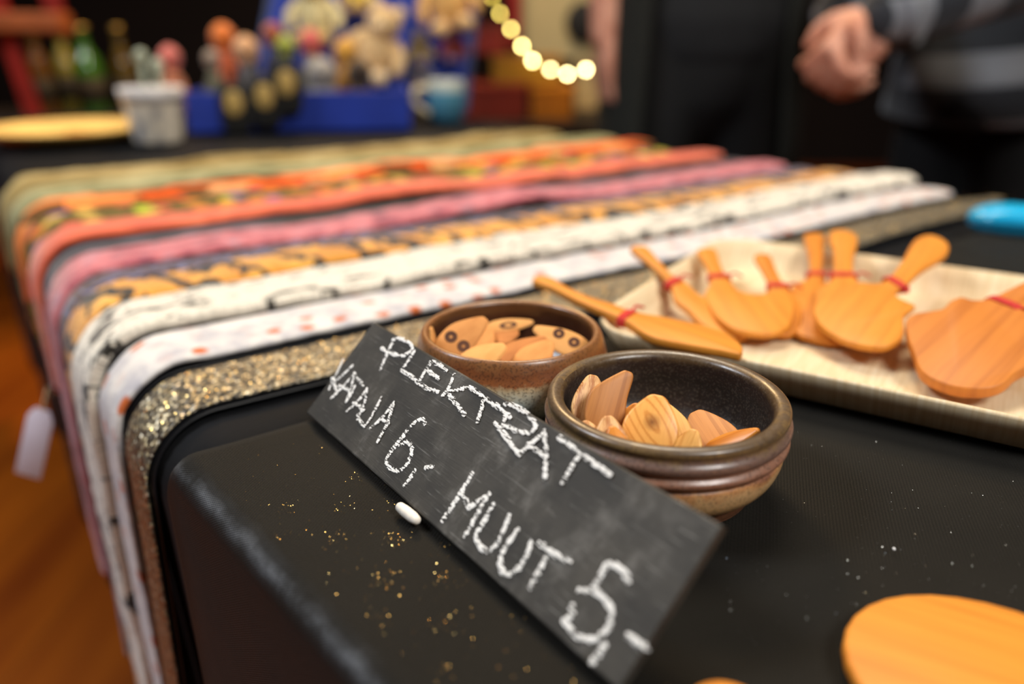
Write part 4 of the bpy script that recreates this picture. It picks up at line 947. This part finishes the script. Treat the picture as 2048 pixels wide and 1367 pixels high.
def head(parent, c, f, haircol, s=1.0):
    f = f.normalized(); r = f.cross(bZ).normalized(); V = lambda a, b, z: c + (f * a + r * b + bZ * z) * s
    ax = (f, r, bZ); mb = MB()
    mb.ball(V(0, 0, .03), (.095 * s, .076 * s, .095 * s), 20, 14, ax=ax); mb.ball(V(.02, 0, -.045), (.068 * s, .058 * s, .075 * s), 18, 12, ax=ax)
    limb(mb, [V(.092, 0, .02), V(.112, 0, -.015), V(.090, 0, -.028)], [.010 * s, .014 * s, .010 * s], 1, 8)
    for sd in (-1, 1): mb.ball(V(-.005, .078 * sd, -.005), (.018 * s, .010 * s, .030 * s), 10, 8, ax=ax)
    limb(mb, [V(-.02, 0, -.08), V(-.03, 0, -.17)], [.052 * s, .056 * s], 1, 14)
    h = blob(mb, 'head', SKIN, parent, .006, 3)
    for sd in (-1, 1): MB().ball(V(.084, .032 * sd, .012), .011 * s, 10, 8).build('eye', plain('eye_dark', '2a2320', .2), h)
    MB().tube([V(.088, -.022, -.060), V(.093, 0, -.062), V(.088, .022, -.060)], .005 * s, 8).build('mouth', plain('lip', '9a5048', .5), h)
    mb = MB(); mb.ball(V(-.018, 0, .055), (.100 * s, .086 * s, .088 * s), 20, 12, ax=ax); mb.ball(V(-.06, 0, -.02), (.055 * s, .080 * s, .09 * s), 16, 10, ax=ax)
    blob(mb, 'hair', plain('hair_' + haircol, haircol, .6, var=.4, scale=60), parent, .008, 3)

# visitor in a long dark coat, behind the table
v0 = R(1415, 100, 1.86); X0, Y0 = v0.x, v0.y
p1 = thing('person', Vector((X0, Y0, 0)), 'person in a long dark olive coat over black clothes, one bare arm hanging', 'person')
BK = plain('black_knit', '0b0b0c', .9, var=.3, scale=80); OL = plain('dark_olive_coat', '14150f', .9, var=.3, scale=60); SW = plain('charcoal_sweater', '17181a', .9, var=.3, scale=80)
W3 = lambda x, y, z: Vector((X0 + x, Y0 + y, z))
mb = MB()
for sx in (-1, 1):
    limb(mb, [W3(.09 * sx, 0, .92), W3(.10 * sx, -.01, .50), W3(.10 * sx, .01, .10)], [.092, .066, .046], 1, 16)
limb(mb, [W3(0, 0, .86), W3(0, 0, 1.0), W3(0, 0, 1.16), W3(0, 0, 1.36), W3(0, 0, 1.44)], [.16, .165, .14, .18, .12], .68, 20, up=(0, 1, 0))
limb(mb, [W3(-.17, 0, 1.40), W3(-.225, .0, 1.14), W3(-.232, -.03, .92)], [.058, .046, .034], 1, 14)
limb(mb, [W3(.17, 0, 1.40), W3(.20, .10, 1.14), W3(.08, .19, 1.02)], [.058, .046, .034], 1, 14)
hand(mb, W3(-.232, -.032, .915), Vector((.02, -.05, -1)), Vector((-1, -.3, 0)), .28, 1); hand(mb, W3(.08, .19, 1.02), Vector((-1, .05, -.2)), Vector((0, 1, .2)), .3, -1)
blob(mb, 'body', SKIN, p1, .006, 2)
mb = MB()
for sx in (-1, 1): limb(mb, [W3(.085 * sx, 0, .95), W3(.10 * sx, -.01, .50), W3(.10 * sx, .01, .06)], [.110, .092, .080], 1, 16)
limb(mb, [W3(0, 0, .84), W3(0, 0, 1.0)], [.172, .178], .72, 20, up=(0, 1, 0)); blob(mb, 'trousers', BK, p1, .012)
mb = MB(); limb(mb, [W3(0, -.005, .955), W3(0, -.005, 1.16), W3(0, -.005, 1.36), W3(0, 0, 1.43)], [.186, .165, .198, .135], .74, 20, up=(0, 1, 0)); blob(mb, 'sweater', SW, p1, .012, 4)
for sx in (-1, 1):                               # open coat fronts, a tapering shell on either side
    mb = MB(); 
    for z, r in zip([.50, .62, .74, .86, .98, 1.1, 1.22, 1.34, 1.42], [.245, .238, .23, .222, .214, .205, .2, .2, .17]):
        row = []
        for k in range(13):
            a = math.radians(-48 + 150 * k / 12); x = r * math.cos(a) * sx; y = r * .78 * math.sin(a); row.append(W3(x, y + .01, z + .0 * k))
        mb.add(row, [])
    n = 13; mb.f = [(i * n + k, i * n + k + 1, (i + 1) * n + k + 1, (i + 1) * n + k) for i in range(8) for k in range(12)]; mb.mi = [0] * len(mb.f)
    o = mb.build('coat_side', OL, p1); so = o.modifiers.new('thick', 'SOLIDIFY'); so.thickness = .012
for sx in (-1, 1):
    mb = MB(); limb(mb, [W3(.10 * sx, .02, .045), W3(.10 * sx, -.08, .042), W3(.105 * sx, -.18, .035)], [.042, .043, .032], .9, 14); blob(mb, 'shoe', BK, p1, .008, 3)
head(p1, W3(0, -.01, 1.60), Vector((-.1, -1, -.1)), '3a2a1c')

# visitor in the plaid shirt, seen from the side at the right, hands clasped
hc = R(1680, 112, 1.30)                           # clasped hands
X0, Y0 = R(2045, 100, 1.54).x, 1.56
p2 = thing('person', Vector((X0, Y0, 0)), 'person in a grey plaid shirt and black trousers, hands clasped in front', 'person')
pm = M('grey_plaid_flannel'); co = pm.coord('Object', (1, 1, 1), (0, .15, 0)); s3 = pm.sep(co)
def stripes_(v, per, off): return pm.math('GREATER_THAN', pm.math('FRACT', pm.math('ADD', pm.math('MULTIPLY', v, 1 / per), off)), .5)
hA, hB = stripes_(pm.math('ADD', s3[0], pm.math('MULTIPLY', s3[1], .6)), .115, .35), stripes_(s3[2], .115, .1)
lv = pm.math('ADD', pm.math('MULTIPLY', hA, .5), pm.math('MULTIPLY', hB, .5)); pm.set(pm.ramp(lv, [(0, hx('0e0f12')), (.5, hx('33363b')), (1.0, hx('7d8086'))]), .9, 0, .1, sheen=.2); PLAID = pm.m
mb = MB(); fdir = Vector((-.93, -.37, 0)).normalized(); sd = Vector((.37, -.93, 0)).normalized()    # faces left, near side towards camera
W4 = lambda a, b, z: Vector((X0, Y0, z)) + fdir * a + sd * b
wr_n = hc - fdir * .035 + sd * .045 + bZ * .055; wr_f = hc - fdir * .02 - sd * .018 + bZ * .060
for s_ in (-1, 1): limb(mb, [W4(0, .09 * s_, .92), W4(.02, .10 * s_, .5), W4(-.01, .10 * s_, .10)], [.095, .068, .048], 1, 16)
limb(mb, [W4(0, 0, .86), W4(.01, 0, 1.0), W4(.0, 0, 1.16), W4(-.01, 0, 1.38), W4(-.01, 0, 1.46)], [.16, .165, .15, .185, .12], .7, 20, up=fdir)
limb(mb, [W4(-.01, .19, 1.42), W4(-.02, .26, 1.14), wr_n], [.062, .052, .034], 1, 14); limb(mb, [W4(-.01, -.19, 1.42), W4(-.0, -.25, 1.14), wr_f], [.062, .052, .034], 1, 14)
hand(mb, wr_n, fdir * .75 - sd * .25 + bZ * -.75, sd * .7 + fdir * .6 + bZ * .1, .80, 1, 1.0)
hand(mb, wr_f, fdir * .55 + sd * .35 + bZ * -.85, -sd * .5 + fdir * .8 + bZ * .1, .80, -1, 1.0)
blob(mb, 'body', SKIN, p2, .0055, 2)
mb = MB()
for s_ in (-1, 1): limb(mb, [W4(0, .085 * s_, .93), W4(.02, .10 * s_, .5), W4(-.01, .10 * s_, .06)], [.118, .098, .082], 1, 16)
limb(mb, [W4(0, 0, .84), W4(.0, 0, .98)], [.175, .178], .74, 20, up=fdir); blob(mb, 'trousers', BK, p2, .012)
mb = MB(); rows = []                              # loose shirt body, open hem dipping at the front
zs = [0, .08, .16, .26, .38, .5, .62]; rs = [.218, .210, .204, .198, .20, .212, .13]
for z, r in zip(zs, rs):
    for k in range(28):
        a = 2 * PI * k / 28; dip = (1 - z / .62) * (.060 * math.cos(a) - .010 * math.cos(2 * a)); fl = 1 + .03 * math.sin(5 * a) * (1 - z / .62)
        mb.v.append(W4(r * .80 * math.cos(a) * fl + .015, r * math.sin(a) * fl, .822 - dip + z * 1.08)); mb.uv.append((a, z))
mb.f = [(i * 28 + k, i * 28 + (k + 1) % 28, (i + 1) * 28 + (k + 1) % 28, (i + 1) * 28 + k) for i in range(6) for k in range(28)]; mb.mi = [0] * len(mb.f)
o = mb.build('shirt', PLAID, p2); so = o.modifiers.new('thick', 'SOLIDIFY'); so.thickness = .006
for s_, wr in ((1, wr_n), (-1, wr_f)):
    mb = MB(); el = W4(-.02 if s_ > 0 else 0, .26 * s_, 1.14); dv = (wr - el).normalized()
    limb(mb, [W4(-.01, .17 * s_, 1.43), el, wr - dv * .012], [.080, .070, .052], 1, 16); sl_ = blob(mb, 'sleeve', PLAID, p2, .008, 3)
    MB().tube([wr - dv * .03, wr - dv * .002], [.056, .054], 18, caps=False).build('cuff', PLAID, sl_)
for s_ in (-1, 1):
    mb = MB(); limb(mb, [W4(-.03, .10 * s_, .045), W4(.08, .10 * s_, .042), W4(.18, .105 * s_, .035)], [.042, .043, .032], .9, 14); blob(mb, 'shoe', BK, p2, .008, 3)
head(p2, W4(.01, 0, 1.64), fdir - bZ * .2, '4a3a2a')

# ------------------------------------------------------------------ loose ends hanging at the left of the straps
LT = plain('pale_lilac_card', 'd8cfdc', .7, var=.1)
q = onplane(70, 885, AB(0, .70, 0), EV)
tg = thing('price_tag', q - bZ * .05, 'pale lilac card tag hanging below the pink guitar strap', 'tag')
tX = (NV * .8 - EV * .6).normalized(); tZ = (bZ * .93 + NV * .36).normalized(); tX = (tX - tZ * tX.dot(tZ)).normalized()
MB().prism([(-.011, -.03), (.011, -.03), (.011, .022), (.006, .03), (-.006, .03), (-.011, .022)], q, tX, tZ, .0012, .0004).build('card', LT, tg)
MB().tube([q + tZ * .028, q + tZ * .05, onplane(104, 790, AB(0, .70, 0), EV)], .0008, 6).build('cord', plain('cream_cord', 'c9b48a', .7), tg)
